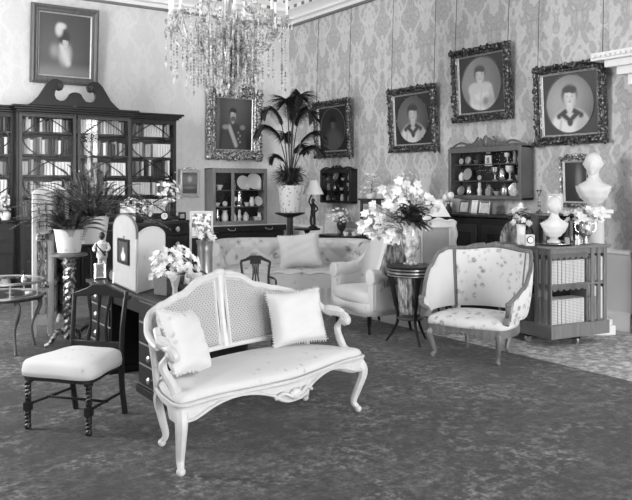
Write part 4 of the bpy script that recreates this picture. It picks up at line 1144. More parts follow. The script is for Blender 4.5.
# ---- buttoned sofa -------------------------------------------------------------------
sp_ = camloc(-.34, 9.75)
so_ = thing('sofa', 'deep-buttoned rolled-arm sofa in pale floral chintz across the corner', 'sofa', sp_, YAW - math.radians(4))
WS = .92
U3 = [p for p in path([(-WS, 0, 0), (-WS, .3, 0), (-WS, .55, 0), (-WS + .14, .74, 0), (-WS + .4, .78, 0), (0, .78, 0), (WS - .4, .78, 0), (WS - .14, .74, 0), (WS, .55, 0), (WS, .3, 0), (WS, 0, 0)], 8)]
PR = [(-.02, .36), (-.01, .45), (.0, .52), (.005, .58), (.0, .64), (-.01, .70), (.0, .755), (.04, .80), (.09, .815), (.14, .795), (.175, .75), (.18, .70), (.16, .655), (.12, .63), (.12, .4), (.12, .12), (-.02, .12)]
LEN = sum((Vector(c) - Vector(a)).length for a, c in zip(U3, U3[1:]))
def sf(u, v):
    i = v * (len(PR) - 1); k = min(int(i), len(PR) - 2); t = i - k
    o, z = lerp(PR[k][0], PR[k + 1][0], t), lerp(PR[k][1], PR[k + 1][1], t)
    p = upath(U3, u); a = upath(U3, max(0, u - .01)); c = upath(U3, min(1, u + .01)); n = Vector(((a - c).y, (c - a).x, 0)).normalized()
    if v < .45:
        s = u * LEN / .17; r = (z - .40) / .14
        d = abs(math.sin(PI * (s + r) / 2)) * abs(math.sin(PI * (s - r) / 2))
        o += -.05 * (d ** .35 - .5)
    return Vector((p.x, p.y, z)) + n * o
b = MB(); b.grid(sf, 150, 48); 
for u in (0, 1):
    k = [sf(u, j / 48) for j in range(49)]; b.add(k, [tuple(range(49))])
b.build('back_and_arms', 'sofa_chintz', so_, smooth=120)
b = MB()
def sseat(u, v):
    x = lerp(-WS + .0, WS - .0, u); y = lerp(-.02, .77, v)
    d = abs(math.sin(PI * (x / .26 + y / .26))) * abs(math.sin(PI * (x / .26 - y / .26)))
    return Vector((x, y, .42 + .03 * d ** .5 - .03 * (1 - smooth(0, .06, v))))
b.slab(sseat, 60, 24, .03); b.span((-WS, -.02, .14), (WS, .76, .41)); b.build('seat', 'sofa_chintz', so_, smooth=70)
b = MB(); b.slab(lambda u, v: Vector((lerp(-WS - .1, WS + .1, u), -.04 + .008 * math.sin(u * 150), lerp(.02, .24, v))), 120, 2, .008); b.build('valance', 'plain_white_cloth', so_)
for s in (-1, 1):
    b = MB(); b.lathe([(.0, -.012), (.10, -.01), (.105, 0), (.1, .012)], 18, (s * (WS + .09), -.01, .71), axis=(0, -1, 0)); b.build('arm_facing', 'white_damask', so_)
    MB().lathe([(.02, 0), (.03, .05), (.025, .12)], 10, (s * (WS - .0), .06, 0)).build('leg', 'mahogany', so_); MB().lathe([(.02, 0), (.03, .05), (.025, .12)], 10, (s * (WS - .0), .74, 0)).build('leg', 'mahogany', so_)
cu = cushion('cushion', .56, .46, .17, 'cushion_silk'); p = at(301, 264, 10.0)
cu.location = (p.x, p.y, .47); cu.rotation_euler = (-.35, -.12, YAW - .05)
tag(cu, 'large pale silk cushion propped on the buttoned sofa under the palm', 'cushion')
fringe_round(.56, .46, cu, 'cushion_silk')

# ---- small splat-back chair between settee and sofa ------------------------------------
sc2 = thing('splat_back_chair', 'small dark mahogany chair with pierced splat back, between settee and sofa', 'chair', *cam_pose(255.5, 7.6, 4))
b = MB()
b.prism([(-.15, .80), (-.10, .815), (-.05, .845), (.05, .845), (.10, .815), (.15, .79), (.155, .765), (.11, .78), (.055, .80), (.0, .805), (-.055, .80), (-.11, .785), (-.155, .775)], .0, .028); b.build('crest_rail', 'mahogany', sc2, bevel=.005)
for k in (-1, 0, 1): MB().tube(path([(k * .035, .014, .80), (k * .02, .006, .68), (k * .045, -.0, .5), (k * .03, -.01, .43)], 5), [.012, .009, .012], 7).build('back_splat', 'mahogany', sc2)
MB().box((0, .012, .79), (.11, .026, .06)).build('splat_panel', 'mahogany', sc2, bevel=.004)
for s in (-1, 1):
    MB().tube(path([(s * .145, .014, .78), (s * .13, .008, .62), (s * .145, -.0, .42), (s * .15, .0, .2), (s * .16, .03, .0)], 6), [.013, .014, .018, .013], 8).build('back_stile', 'mahogany', sc2)
    MB().tube(path([(s * .165, -.36, .41), (s * .165, -.36, .2), (s * .165, -.37, 0)], 4), [.018, .012], 8).build('leg', 'mahogany', sc2)
    MB().tube(path([(s * .14, .012, .63), (s * .19, -.1, .62), (s * .2, -.25, .59), (s * .18, -.26, .42)], 6), .011, 7).build('arm', 'mahogany', sc2)
b = MB(); seat_pad(b, [(-.17, -.38), (0, -.39), (.17, -.38), (.155, -.1), (.14, .02), (0, .03), (-.14, .02), (-.155, -.1)], .41, .04, .02); b.build('seat', 'damask_lining', sc2, smooth=180)
b = MB(); b.box((0, -.18, .39), (.33, .38, .045)); b.build('seat_rail', 'mahogany', sc2)

# ---- pouch work table with lilies ---------------------------------------------------------
wt = at(410.5, 264, 7.45)
t = thing('work_table', 'round-topped work table with pleated silk pouch and curved dark legs, holding lilies', 'table', (wt.x, wt.y, 0), YAW)
b = MB(); b.lathe([(.2, .66), (.215, .67), (.215, .735), (.235, .74), (.24, .755), (.23, .765), (0, .765)], 32); b.build('top', 'mahogany', t)
b = MB(); b.tube([(.218 * math.cos(2 * PI * i / 40), .218 * math.sin(2 * PI * i / 40), .70) for i in range(40)], .01, 6, True)
for z in (.672, .732): b.tube([(.22 * math.cos(2 * PI * i / 40), .22 * math.sin(2 * PI * i / 40), z) for i in range(40)], .006, 6, True)
b.build('brass_banding', 'brass', t)
b = MB(); b.lathe([(.125, .66), (.115, .5), (.108, .36), (.09, .29), (.0, .27)], 48, rf=lambda a, z: 1 + .05 * math.cos(16 * a)); b.build('pouch', 'grey_brocade', t)
b = MB(); b.lathe([(0, .235), (.12, .235), (.13, .245), (.13, .255), (0, .262)], 24); b.build('shelf', 'walnut', t)
for k in range(3):
    a = k * 2 * PI / 3 - PI / 2 + .25; c, s = math.cos(a), math.sin(a)
    MB().tube(path([(.2 * c, .2 * s, .67), (.17 * c, .17 * s, .52), (.125 * c, .125 * s, .25), (.17 * c, .17 * s, .12), (.24 * c, .24 * s, .012)], 6), [.03, .024, .015, .014, .012], 8).build('leg', 'mahogany', t)
VZ = .766
vo = MB().lathe([(.06, 0), (.075, .012), (.05, .03), (.045, .06), (.06, .12), (.08, .25), (.08, .32), (.068, .38), (.078, .42), (.07, .42), (.06, .36), (.06, .1), (0, .09)], 20, rf=lambda a, z: 1 + .05 * math.cos(6 * a + z * 14)).build('lily_vase', 'glass_vase')
vo.location = (wt.x, wt.y, VZ); tag(vo, 'tall cut-glass vase holding white lilies on the round work table', 'vase')
for s in (-1, 1): MB().tube(path([(s * .085, 0, .3), (s * .125, 0, .26), (s * .11, 0, .17), (s * .07, 0, .14)], 5), .008, 6).build('handle', 'silver', vo)
lb = thing('lily_bouquet', 'huge bouquet of white lilies spreading over the round work table', 'flowers', (wt.x, wt.y, VZ + .36), YAW)
b = MB()
for i in range(120):
    a = R.uniform(0, 2 * PI); q = R.random() ** .7
    b.leaf((.10 * q * math.cos(a), .10 * q * math.sin(a) - .06, R.uniform(.03, .22)), (math.cos(a), math.sin(a) - .3, R.uniform(-.2, .9)), R.uniform(.1, .19), .045, .25, 4)
b.build('foliage', 'leaf_dark', lb, smooth=60)
LP = [((px - 411) * .0101, (222 - py) * .0101) for px, py in ((372, 217), (379, 205), (366, 226), (392, 193), (385, 213), (377, 229), (398, 186), (407, 181), (419, 189), (429, 194), (434, 200), (426, 210), (424, 219), (402, 195), (393, 226), (387, 184), (412, 193), (383, 222), (395, 203), (424, 203), (369, 209), (416, 180), (389, 232), (376, 199), (383, 206), (390, 219), (372, 224), (400, 177), (394, 184), (405, 188), (412, 186), (425, 193), (430, 203), (425, 214), (366, 218), (399, 232), (381, 214), (388, 200))]
for i, (x, z) in enumerate(LP):
    y = -.04 + R.uniform(-.12, .14) + .2 * abs(x)
    b = MB(); d = Vector((x * .9 + R.uniform(-.2, .2), -.55, .25 + R.uniform(-.3, .3)))
    flower(b, (x, y, z), d, R.uniform(.058, .085), 6, .75); flower(b, (x + .03, y + .02, z - .04), (-d.x, d.y, .2), R.uniform(.04, .06), 5, .9)
    b.build('lily', 'petal_white', lb, smooth=60)
b = MB()
for i, (x, z) in enumerate(LP): b.tube(path([(x * .05, 0, -.1), (x * .4, .04, z * .4), (x, .02, z)], 4), .003, 4)
b.build('stems', 'leaf_pale', lb)

# ---- ornaments shelf helper ------------------------------------------------------------------
PV = {
    'vase': ([(.022, 0), (.028, .01), (.03, .05), (.018, .085), (.024, .1), (.0, .1)], 1),
    'cup': ([(.015, 0), (.02, .006), (.034, .04), (.036, .045), (.03, .04), (0, .01)], 1),
    'jar': ([(.026, 0), (.034, .03), (.03, .065), (.018, .07), (.02, .08), (.004, .095), (0, .1)], 1),
    'figure': ([(.028, 0), (.028, .01), (.018, .02), (.026, .06), (.014, .095), (.018, .11), (.014, .135), (0, .142)], 1),
    'goblet': ([(.026, 0), (.006, .012), (.006, .05), (.03, .07), (.034, .11), (.0, .1)], 1),
}
def ornament(kind, m, loc_, s, label, group, rz=0):
    if kind == 'plate':
        o = MB().lathe([(0, 0), (.035, .002), (.06, .01), (.062, .013), (.035, .006), (0, .005)], 20, (0, 0, .062), axis=(0, -1, .2)).build('plate', m)
    elif kind == 'medal':
        o = MB().lathe([(0, 0), (.028, .0), (.028, .006), (0, .008)], 14, (0, 0, .03), axis=(0, -1, .12)).build('medallion', m)
    else:
        o = MB().lathe(PV[kind][0], 12).build({'vase': 'small_vase', 'cup': 'teacup', 'jar': 'lidded_jar', 'figure': 'porcelain_figure', 'goblet': 'goblet'}[kind], m)
    o.location = loc_; o.scale = (s, s, s); o.rotation_euler = (0, 0, rz)
    return tag(o, label, {'plate': 'plate', 'medal': 'medal', 'vase': 'vase', 'cup': 'cup', 'jar': 'jar', 'figure': 'figurine', 'goblet': 'goblet'}[kind], group)
def display_case(name, label, wall, a0, a1, z0, z1, dep, m, fw, shelves, mull=(), crest=0.0, inner='interior_dark', off=0.0):
    w = a1 - a0; cm = (a0 + a1) / 2
    t = thing(name, label, 'cabinet', (XW - off, cm, z0) if wall == 'right' else (cm, YW - off, z0), -PI / 2 if wall == 'right' else 0)
    h = z1 - z0
    b = MB(); b.span((-w / 2, -dep, 0), (-w / 2 + .02, -.001, h)); b.span((w / 2 - .02, -dep, 0), (w / 2, -.001, h)); b.span((-w / 2, -dep, 0), (w / 2, -.001, .02)); b.span((-w / 2, -dep, h - .02), (w / 2, -.001, h)); b.build('carcass', m, t, smooth=0)
    b = MB(); b.span((-w / 2 + .02, -.012, .02), (w / 2 - .02, -.002, h - .02)); b.build('lining', inner, t, smooth=0)
    b = MB()
    for x0, x1, q0, q1 in ((-w / 2, -w / 2 + fw, 0, h), (w / 2 - fw, w / 2, 0, h), (-w / 2 + fw, w / 2 - fw, 0, fw), (-w / 2 + fw, w / 2 - fw, h - fw * 1.3, h)): b.span((x0, -dep - .025, q0), (x1, -dep, q1))
    for x in mull: b.span((x - fw * .45, -dep - .022, fw), (x + fw * .45, -dep, h - fw))
    d = b.build('door', m, t, smooth=0, bevel=.004)
    MB().span((-w / 2 + fw, -dep - .012, fw), (w / 2 - fw, -dep - .008, h - fw)).build('pane', 'pane_glass', d, smooth=0)
    for z in shelves: MB().span((-w / 2 + .02, -dep + .02, z - .01), (w / 2 - .02, -.012, z)).build('shelf', m, t, smooth=0)
    if crest:
        b = MB(); n = 26
        for i in range(n + 1):
            x = -w / 2 + w * i / n; q = abs(2 * i / n - 1); hh = crest * (1.0 if q < .25 else .55 if q < .6 else .3)
            b.ball((x, -dep * .8, h + hh * .35), (w / n * .8, .02, hh * R.uniform(.4, .65)), 7)
        for s in (-1, 1):
            b.tube(path([(s * w * .5, -dep * .85, h + .01), (s * w * .36, -dep * .85, h + crest * .55), (s * w * .2, -dep * .85, h + crest * .3), (s * w * .1, -dep * .85, h + crest)], 5), .014, 6)
        b.ball((0, -dep * .85, h + crest * .6), (.05, .025, crest * .6), 8)
        b.build('carved_crest', m, t)
    def put(kind, mm, x, zz, s, lab, g, y=.5):
        p = (x, -dep * y, zz)
        q = (XW - off - dep * y, cm - x, z0 + zz) if wall == 'right' else (cm + x, YW - off - dep * y, z0 + zz)
        return ornament(kind, mm, q, s, lab, g, -PI / 2 if wall == 'right' else 0)
    return t, put
# china cabinet on the bookcase wall, over the marble-topped commode
t, put = display_case('china_cabinet', 'gilt-framed glazed china cabinet on the commode beneath the officer portrait', 'back', 5.56, 6.60, .885, 1.83, .28, 'rosewood', .06, (.04, .3, .58), (-.14,))
MATS = ['porcelain', 'porcelain_patterned', 'porcelain', 'silver', 'porcelain']
MN = {'porcelain': 'white', 'porcelain_patterned': 'flowered', 'silver': 'silver'}
rows = [(.583, [('cup', -.32, 1.5), ('vase', -.06, 1.3), ('plate', .12, 1.6), ('cup', .22, 1.3), ('plate', .33, 1.9), ('jar', .44, 1.2)], 'top shelf'),
        (.303, [('cup', -.36, 1.2), ('medal', -.22, 1.3), ('goblet', -.04, 1.2), ('figure', .06, 1.6), ('cup', .2, 1.2), ('vase', .3, 1.3), ('plate', .42, 1.1)], 'middle shelf'),
        (.043, [('figure', -.36, 1.3), ('vase', -.22, 1.6), ('jar', -.05, 1.3), ('figure', .06, 1.2), ('jar', .18, 1.4), ('cup', .28, 1.3), ('cup', .38, 1.4), ('vase', .45, 1.2)], 'bottom shelf')]
KN = {'cup': 'teacup', 'vase': 'vase', 'plate': 'round plate', 'jar': 'lidded jar', 'medal': 'medallion', 'goblet': 'goblet', 'figure': 'figure'}
def fill(put, rows, mats, where, group, k_=1.0):
    for z, row, nm in rows:
        for i, (k, x, s) in enumerate(row):
            m = mats[(i * 7 + len(row)) % len(mats)]
            put(k, m, x, z, s * k_, '%s %s, %s towards the windows, %s, %s' % (MN.get(m, 'pale'), KN[k], ORD[i], nm, where), group, .55)
fill(put, rows, MATS, 'china cabinet under the officer portrait', 'china in the china cabinet', 1.22)
cmx = thing('commode', 'dark two-drawer commode with white marble top below the china cabinet', 'commode', (6.12, YW - .06, 0))
b = MB(); b.box((0, -.24, .42), (1.36, .46, .72)); b.build('body', 'mahogany', cmx, bevel=.006)
b = MB(); b.box((0, -.25, .83), (1.42, .5, .1)); b.build('frieze', 'mahogany', cmx, bevel=.006)
b = MB(); b.box((0, -.25, .8825 - .0005), (1.44, .52, .005)); b.build('marble_top', 'marble', cmx)
for s in (-1, 1):
    dr = MB().span((s * .35 - .32, -.515, .79), (s * .35 + .32, -.5, .87)).build('drawer', 'mahogany', cmx, bevel=.003)
    MB().tube(path([(s * .35 - .07, -.52, .84), (s * .35 - .05, -.545, .815), (s * .35, -.55, .808), (s * .35 + .05, -.545, .815), (s * .35 + .07, -.52, .84)], 4), .007, 6).build('handle', 'brass', dr)
    for y in (-.04, -.44): MB().lathe([(.02, 0), (.035, .03), (.03, .07)], 10, (s * .62, y, 0)).build('foot', 'mahogany', cmx)
# carved cabinet on the picture wall
t, put = display_case('wall_cabinet', 'long carved glazed wall cabinet of curios above the dark sideboard', 'right', 6.09, 7.31, 1.375, 2.02, .2, 'walnut', .045, (.03, .23, .44), (), .13)
CM = ['silver', 'gilt_bright', 'porcelain', 'brass', 'grey_stone']
MN.update({'gilt_bright': 'gilt', 'brass': 'brass', 'grey_stone': 'grey'})
fill(put, [(.443, [('medal', -.48, 1.2), ('medal', -.36, 1.5), ('cup', -.22, .9), ('goblet', .3, 1), ('figure', .42, 1.0), ('vase', .5, 1.0)], 'top shelf'),
           (.233, [('jar', -.48, 1), ('plate', -.36, 1.1), ('medal', -.16, 1.0), ('goblet', .1, 1.3), ('vase', .22, 1.3), ('goblet', .34, 1.4), ('cup', .48, 1.2)], 'middle shelf'),
           (.033, [('plate', -.48, .9), ('vase', -.34, 1.2), ('figure', -.16, 1.1), ('jar', 0, 1.3), ('cup', .14, 1.3), ('jar', .26, 1.4), ('plate', .42, 1.2), ('vase', .51, 1.1)], 'bottom shelf')],
     CM, 'carved wall cabinet', 'curios in the carved wall cabinet', 1.15)
pl = thing('ivory_plaque', 'pale shaped plaque with a crown hung inside the carved wall cabinet', 'plaque', (XW - .12, 6.70, 1.79), -PI / 2)
b = MB(); b.prism([(-.06, 0), (.06, 0), (.052, .03), (.05, .13), (-.05, .13), (-.052, .03)], -.006, .006); b.build('panel', 'ivory_card', pl)
b = MB(); b.box((0, -.008, .07), (.04, .006, .07)); b.build('picture', 'photo_print_dark', pl); b = MB(); b.ball((0, 0, .165), (.04, .012, .02), 8)
for k in (-1, 0, 1): b.tube([(k * .03, 0, .165), (k * .03, 0, .195)], .006, 5)
b.build('crown', 'gilt', pl)
t, put = display_case('hanging_cabinet', 'small square glazed hanging cabinet with garland crest, between palm and lily bouquet', 'right', 9.58, 10.42, 1.26, 1.80, .12, 'mahogany', .04, (.03, .2, .36), (), .06)
fill(put, [(.363, [('cup', -.3, .9), ('plate', -.05, 1.3), ('cup', .12, .9), ('vase', .3, 1.1)], 'top shelf'), (.203, [('vase', -.28, 1.1), ('jar', -.1, 1), ('cup', .08, 1), ('goblet', .28, 1.1)], 'middle shelf'), (.033, [('jar', -.3, 1.0), ('cup', -.12, 1), ('vase', .1, 1.1), ('jar', .3, 1.1)], 'bottom shelf')],
     ['grey_stone', 'brass', 'porcelain', 'silver'], 'small hanging cabinet', 'curios in the small hanging cabinet')
# ---- sideboard under the carved cabinet ---------------------------------------------------
sd = thing('sideboard', 'long dark panelled sideboard against the picture wall, lined with photographs', 'sideboard', (XW - .07, 6.8, 0), -PI / 2)
b = MB(); b.box((0, -.21, .62), (1.84, .4, 1.06)); b.build('body', 'ebony', sd, bevel=.006)
b = MB(); b.box((0, -.215, 1.175), (1.92, .43, .03)); b.build('top', 'mahogany', sd, bevel=.006)
b = MB(); b.box((0, -.21, .05), (1.88, .41, .09)); b.build('plinth', 'ebony', sd, bevel=.006)
for k in range(3):
    x = -.6 + k * .6
    d = MB(); d.box((x, -.415, .62), (.52, .018, .9)); do = d.build('door', 'mahogany', sd, bevel=.005)
    MB().box((x, -.427, .62), (.36, .01, .72)).build('raised_panel', 'ebony', do, bevel=.006); MB().lathe([(.012, 0), (.008, .012), (.014, .024), (0, .028)], 8, (x + .2, -.424, .66), axis=(0, -1, 0)).build('knob', 'brass', do)
ST = 1.19
spots = [(7.62, .14, .15, 'walnut', 'photo_print', 'brown-framed photograph at the lamp end of the sideboard row'), (7.44, .12, .17, 'ivory_card', 'ivory_card', 'blank-looking white card frame, second from the lamp in the sideboard row'),
         (7.27, .15, .16, 'silver', 'photo_print', 'grey silver-framed photograph beside the pair of white blooms'), (6.98, .17, .16, 'walnut', 'photo_print', 'dim wide photograph on the sideboard just past the white blooms'),
         (6.80, .1, .17, 'ivory_card', 'ivory_card', 'narrow white-mounted photograph amid the sideboard row'), (6.63, .17, .16, 'silver', 'photo_print', 'silver-framed group photograph at the sideboard end nearest the roses')]
for y, w_, h_, fm, pm, lab in spots:
    photo_frame('photo_frame', lab, (XW - .27, y, ST), -PI / 2, w_, h_, fm, pm, group='photographs along the sideboard')
vp = (XW - .40, 7.12, ST)
vase('bud_vase', 'little dark bud vase with two round white blooms on the sideboard', vp, [(.03, 0), (.04, .02), (.045, .06), (.02, .1), (.024, .12), (0, .11)], 'dark_bronze')
t = thing('white_blooms', 'pair of round white blooms in the bud vase below the wall cabinet', 'flowers', (vp[0], vp[1], ST + .11))
for y, z in ((.05, .09), (-.04, .12)):
    b = MB(); b.ball((0, y, z), (.045, .045, .045), 10); [flower(b, (0, y, z), (-1, y * 5 * k, .2 * k), .05, 6) for k in (-1, 0, 1)]; b.build('bloom', 'petal_white', t, smooth=60)
    MB().tube([(0, 0, -.06), (0, y, z)], .004, 5).build('stem', 'leaf_dark', t)

# ---- lamps -------------------------------------------------------------------------------------
def lamp(label, loc_, prof, bm, h, r0, r1, sh_, square=False, rz=0.0):
    t = thing('table_lamp', label, 'lamp', loc_, rz)
    MB().lathe(prof, 14).build('base', bm, t)
    n = 4 if square else 20
    b = MB(); ring = lambda r, z, k: [(r * math.cos(2 * PI * (i + .5) / n), r * math.sin(2 * PI * (i + .5) / n), z) for i in range(n)]
    a, c, a2, c2 = ring(r0, h, 0), ring(r1, h + sh_, 0), ring(r0 - .006, h, 0), ring(r1 - .006, h + sh_, 0)
    b.add(a + c + a2 + c2, [(i, (i + 1) % n, n + (i + 1) % n, n + i) for i in range(n)] + [(2 * n + i, 3 * n + i, 3 * n + (i + 1) % n, 2 * n + (i + 1) % n) for i in range(n)] + [(i, 2 * n + i, 2 * n + (i + 1) % n, (i + 1) % n) for i in range(n)] + [(n + i, n + (i + 1) % n, 3 * n + (i + 1) % n, 3 * n + i) for i in range(n)])
    b.build('shade', 'lamp_silk', t, smooth=20 if square else 60)
    b = MB(); b.tube([(0, 0, prof[-1][1] - .01), (0, 0, h + sh_)], .006, 6)
    for k in range(3): b.tube([(0, 0, h + sh_ - .005), ((r1 - .004) * math.cos(k * 2.1), (r1 - .004) * math.sin(k * 2.1), h + sh_ - .005)], .003, 4)
    b.build('stem', 'brass', t)
    return t
def round_table(label, p, r, z, m='mahogany'):
    t = thing('pedestal_table', label, 'table', (p.x, p.y, 0), YAW)
    MB().lathe([(r * .95, z - .03), (r, z - .02), (r, z - .005), (r * .98, z), (0, z)], 28).build('top', m, t)
    MB().lathe([(.05, .1), (.03, .2), (.018, .35), (.03, z * .7), (.02, z - .1), (.06, z - .03)], 12).build('column', m, t)
    for k in range(3):
        a = k * 2 * PI / 3 + .5; c, s = math.cos(a), math.sin(a)
        MB().tube(path([(.02 * c, .02 * s, .16), (r * .5 * c, r * .5 * s, .12), (r * .9 * c, r * .9 * s, .02)], 5), [.025, .014], 8).build('foot', m, t)
    return t
lp = at(307, 228, 11.95)
round_table('small dark tripod table under the bronze figure lamp near the corner', lp, .21, lp.z)
lq = at(313, 228, 11.9)
tl = lamp('figure-stemmed bronze lamp with white conical shade beside the palm pot', (lq.x, lq.y, lp.z), [(.07, 0), (.075, .02), (.04, .04), (.03, .06)], 'dark_bronze', .53, .17, .07, .22)
b = MB()                                 # twisted figure stem
for s in (-1, 1): b.tube(path([(s * .03, 0, .05), (s * .035, .01, .13), (s * .018, 0, .22)], 4), [.018, .024], 7)
b.lathe([(.03, .2), (.042, .24), (.034, .3), (.05, .36), (.03, .385), (.016, .4)], 10); b.ball((0, 0, .43), (.03, .032, .038), 8)
b.tube(path([(-.045, 0, .36), (-.08, -.01, .42), (-.03, 0, .52)], 4), .013, 6); b.tube(path([(.045, 0, .36), (.07, -.03, .3), (.03, -.03, .26)], 4), .013, 6)
b.build('figure', 'dark_bronze', tl)
l2 = at(437, 250, 9.35); l2.z = .78
round_table('small dark tripod table behind the white carved chair', l2, .17, .78)
lamp('table lamp with pale pyramid shade behind the white carved chair', (l2.x, l2.y, .78), [(.06, 0), (.065, .02), (.03, .05), (.04, .14), (.05, .2), (.025, .28), (.018, .3)], 'porcelain', .385, .20, .085, .165, True, YAW)

# ---- white carved chair --------------------------------------------------------------------------
wc = thing('carved_chair', 'white carved-frame chair with pale back panel between lily vase and sideboard', 'chair', *cam_pose(436, 8.55, -8))
w0 = .235; z0, z1 = .56, 1.13
out = []
N_ = 56
for i in range(N_):
    t_ = i / N_ * 4; k = int(t_); f_ = t_ - k; wv = .012 * math.sin(f_ * PI * 6)
    x, z = [(-w0 + 2 * w0 * f_, z0 + wv), (w0 + wv, z0 + (z1 - z0) * f_), (w0 - 2 * w0 * f_, z1 + wv + .03 * math.sin(PI * f_)), (-w0 - wv, z1 - (z1 - z0) * f_)][k]
    out.append((x, z))
b = MB(); b.prism(out, .18, .215); bf = b.build('back_frame', 'carved_white', wc, bevel=.006)
b = MB(); b.box((0, .175, .85), (.30, .02, .40)); b.build('back_panel', 'screen_cloth', wc, bevel=.008)
b = MB(); b.tube([(x, .172, z) for x, z in ((-.16, .64), (.16, .64), (.16, 1.06), (-.16, 1.06))], .016, 6, True); b.tube([(x * .97, .178, z * .99 + .008) for x, z in out], .014, 6, True); b.build('carved_moulding', 'carved_white', wc)
b = MB(); seat_pad(b, [(-.25, -.3), (0, -.32), (.25, -.3), (.24, 0), (.22, .17), (0, .18), (-.22, .17), (-.24, 0)], .40, .06, .03); b.build('seat', 'white_damask', wc, smooth=180)
b = MB(); b.box((0, -.06, .37), (.46, .46, .07)); b.build('seat_rail', 'carved_white', wc, bevel=.008)
for s in (-1, 1):
    b = MB(); cabriole(b, s * .22, -.27, .37, s * .5, -.8, .034, .015); b.build('leg', 'carved_white', wc)
    b = MB(); b.tube(path([(s * .2, .22, 0), (s * .2, .18, .3), (s * .2, .195, .6)], 5), .02, 8); b.build('leg', 'carved_white', wc)

# ---- palm ------------------------------------------------------------------------------------------
pp = at(290, 212, 11.6)
t = thing('palm_stand', 'dark dished pedestal stand carrying the palm pot in the corner', 'plant stand', (pp.x, pp.y, 0))
z = pp.z
MB().lathe([(.04, z - .09), (.14, z - .055), (.215, z - .03), (.23, z - .02), (.23, z - .008), (.2, z - .008), (.1, z - .012), (0, z - .012)], 24).build('dish', 'ebony', t)
b = MB(); b.lathe([(.05, .12), (.03, .22), (.024, .5), (.03, z - .2), (.03, z - .09)], 10)
for k in range(3): a = k * 2.09; b.tube([(.05 * math.cos(a), .05 * math.sin(a), .2), (.045 * math.cos(a), .045 * math.sin(a), z - .08)], .009, 6)
b.build('column', 'mahogany_worn', t)
for k in range(3):
    a = k * 2 * PI / 3 + .3; MB().tube(path([(0, 0, .2), (.12 * math.cos(a), .12 * math.sin(a), .12), (.2 * math.cos(a), .2 * math.sin(a), .02)], 5), [.03, .016], 8).build('foot', 'ebony', t)
pm = thing('potted_palm', 'tall fan-leaved palm in a pale tiled pot high in the corner', 'plant', (pp.x, pp.y, z - .006), YAW)
b = MB(); b.lathe([(.145, 0), (.15, .01), (.185, .36), (.195, .38), (.2, .41), (.185, .41), (.175, .36), (0, .35)], 28); b.build('pot', 'tile_pot', pm)
b = MB()
for i in range(620):
    a = R.uniform(0, 2 * PI); el = R.uniform(-.25, 1.4); r = R.uniform(.05, .2)
    d = (math.cos(a) * math.cos(el), math.sin(a) * math.cos(el), math.sin(el))
    b.leaf((r * .7 * math.cos(a), r * .7 * math.sin(a), .42 + r * .4 + R.uniform(-.05, .16)), d, R.uniform(.12, .24), .02, .3, 2)
b.build('undergrowth', 'leaf_dark', pm, smooth=60)
# fronds: (tip x, tip z) seen from the room, mid bend and leaflet length
FR2 = [(-.06, 1.66, -.4, .34), (.22, 1.74, -.3, .34), (.10, 1.62, .3, .3), (.36, 1.52, -.2, .32), (-.40, 1.55, -.1, .24), (-.50, 1.28, -.15, .24), (.55, 1.2, -.05, .24), (.50, .98, -.2, .22), (.24, 1.02, .25, .2), (-.30, .86, .15, .18), (-.1, 1.2, .3, .22)]
for i, (x, zz, y, ll) in enumerate(FR2):
    b = MB(); y -= .08
    P = path([(x * .05, y * .1, .40), (x * .16, y * .3, .40 + (zz - .4) * .5), (x * .36, y * .6, .40 + (zz - .4) * .86), (x * .72, y * .9, zz + .02), (x * .98, y * 1.1, zz - .04 - .12 * abs(x))], 8)
    b.tube(P, [.012, .003], 5)
    k0 = int(len(P) * .48)
    for k in range(k0, len(P)):
        tt = (P[k] - P[k - 1]).normalized(); sd = tt.cross(Vector((0, 0, 1)))
        sd = sd.normalized() if sd.length > .1 else Vector((1, 0, 0))
        q = math.sin(PI * min(1, .18 + .82 * (k - k0) / (len(P) - k0))) * .75 + .22
        for s in (-1, 1):
            for h_ in (0, .25, .5, .75):
                for v in (-.25, .25):
                    b.leaf(P[k].lerp(P[k - 1], h_), sd * s + tt * .9 + Vector((0, 0, v)), ll * q * R.uniform(.85, 1.15), .016, .4, 3)
    b.build('frond', 'leaf_dark', pm, smooth=60)

# ---- table along the picture wall with vase, photograph and cups ---------------------------------------
tb = thing('side_table', 'long dark table behind the sofa holding teacups, flowers and a photograph', 'table', (6.83, 9.36, 0))
MB().box((0, 0, .775), (.56, .82, .03)).build('top', 'mahogany', tb, bevel=.006)
MB().box((0, 0, .71), (.48, .74, .1)).build('frieze', 'mahogany', tb)
for sx in (-1, 1):
    for sy in (-1, 1): MB().tube([(sx * .22, sy * .34, 0), (sx * .22, sy * .34, .7)], [.016, .026], 8).build('leg', 'mahogany', tb)
TZ = .7905
fr = at(331, 235, 11.35)
photo_frame('picture_frame', 'tall pale picture leaning back on the long dark table behind the sofa', (6.72, 9.6, TZ), YAW - .35, .24, .34, 'gilt_bright', 'photo_print', -.22)
fv = at(344, 235, 11.1)
fv = Vector((6.66, 9.22, TZ))
vase('flower_bowl', 'dark footed bowl vase of white narcissus on the long table', fv, [(.05, 0), (.055, .01), (.02, .03), (.02, .06), (.06, .11), (.075, .16), (.07, .2), (.06, .19), (0, .12)], 'dark_bronze')
spray('narcissus_bunch', 'bunch of small white narcissus in the dark bowl behind the sofa', (fv.x, fv.y, TZ + .18), .26, .19, 60, 44, .03, 'petal_white', 'leaf_mid', ll=.14, lw=.014, low=.15)
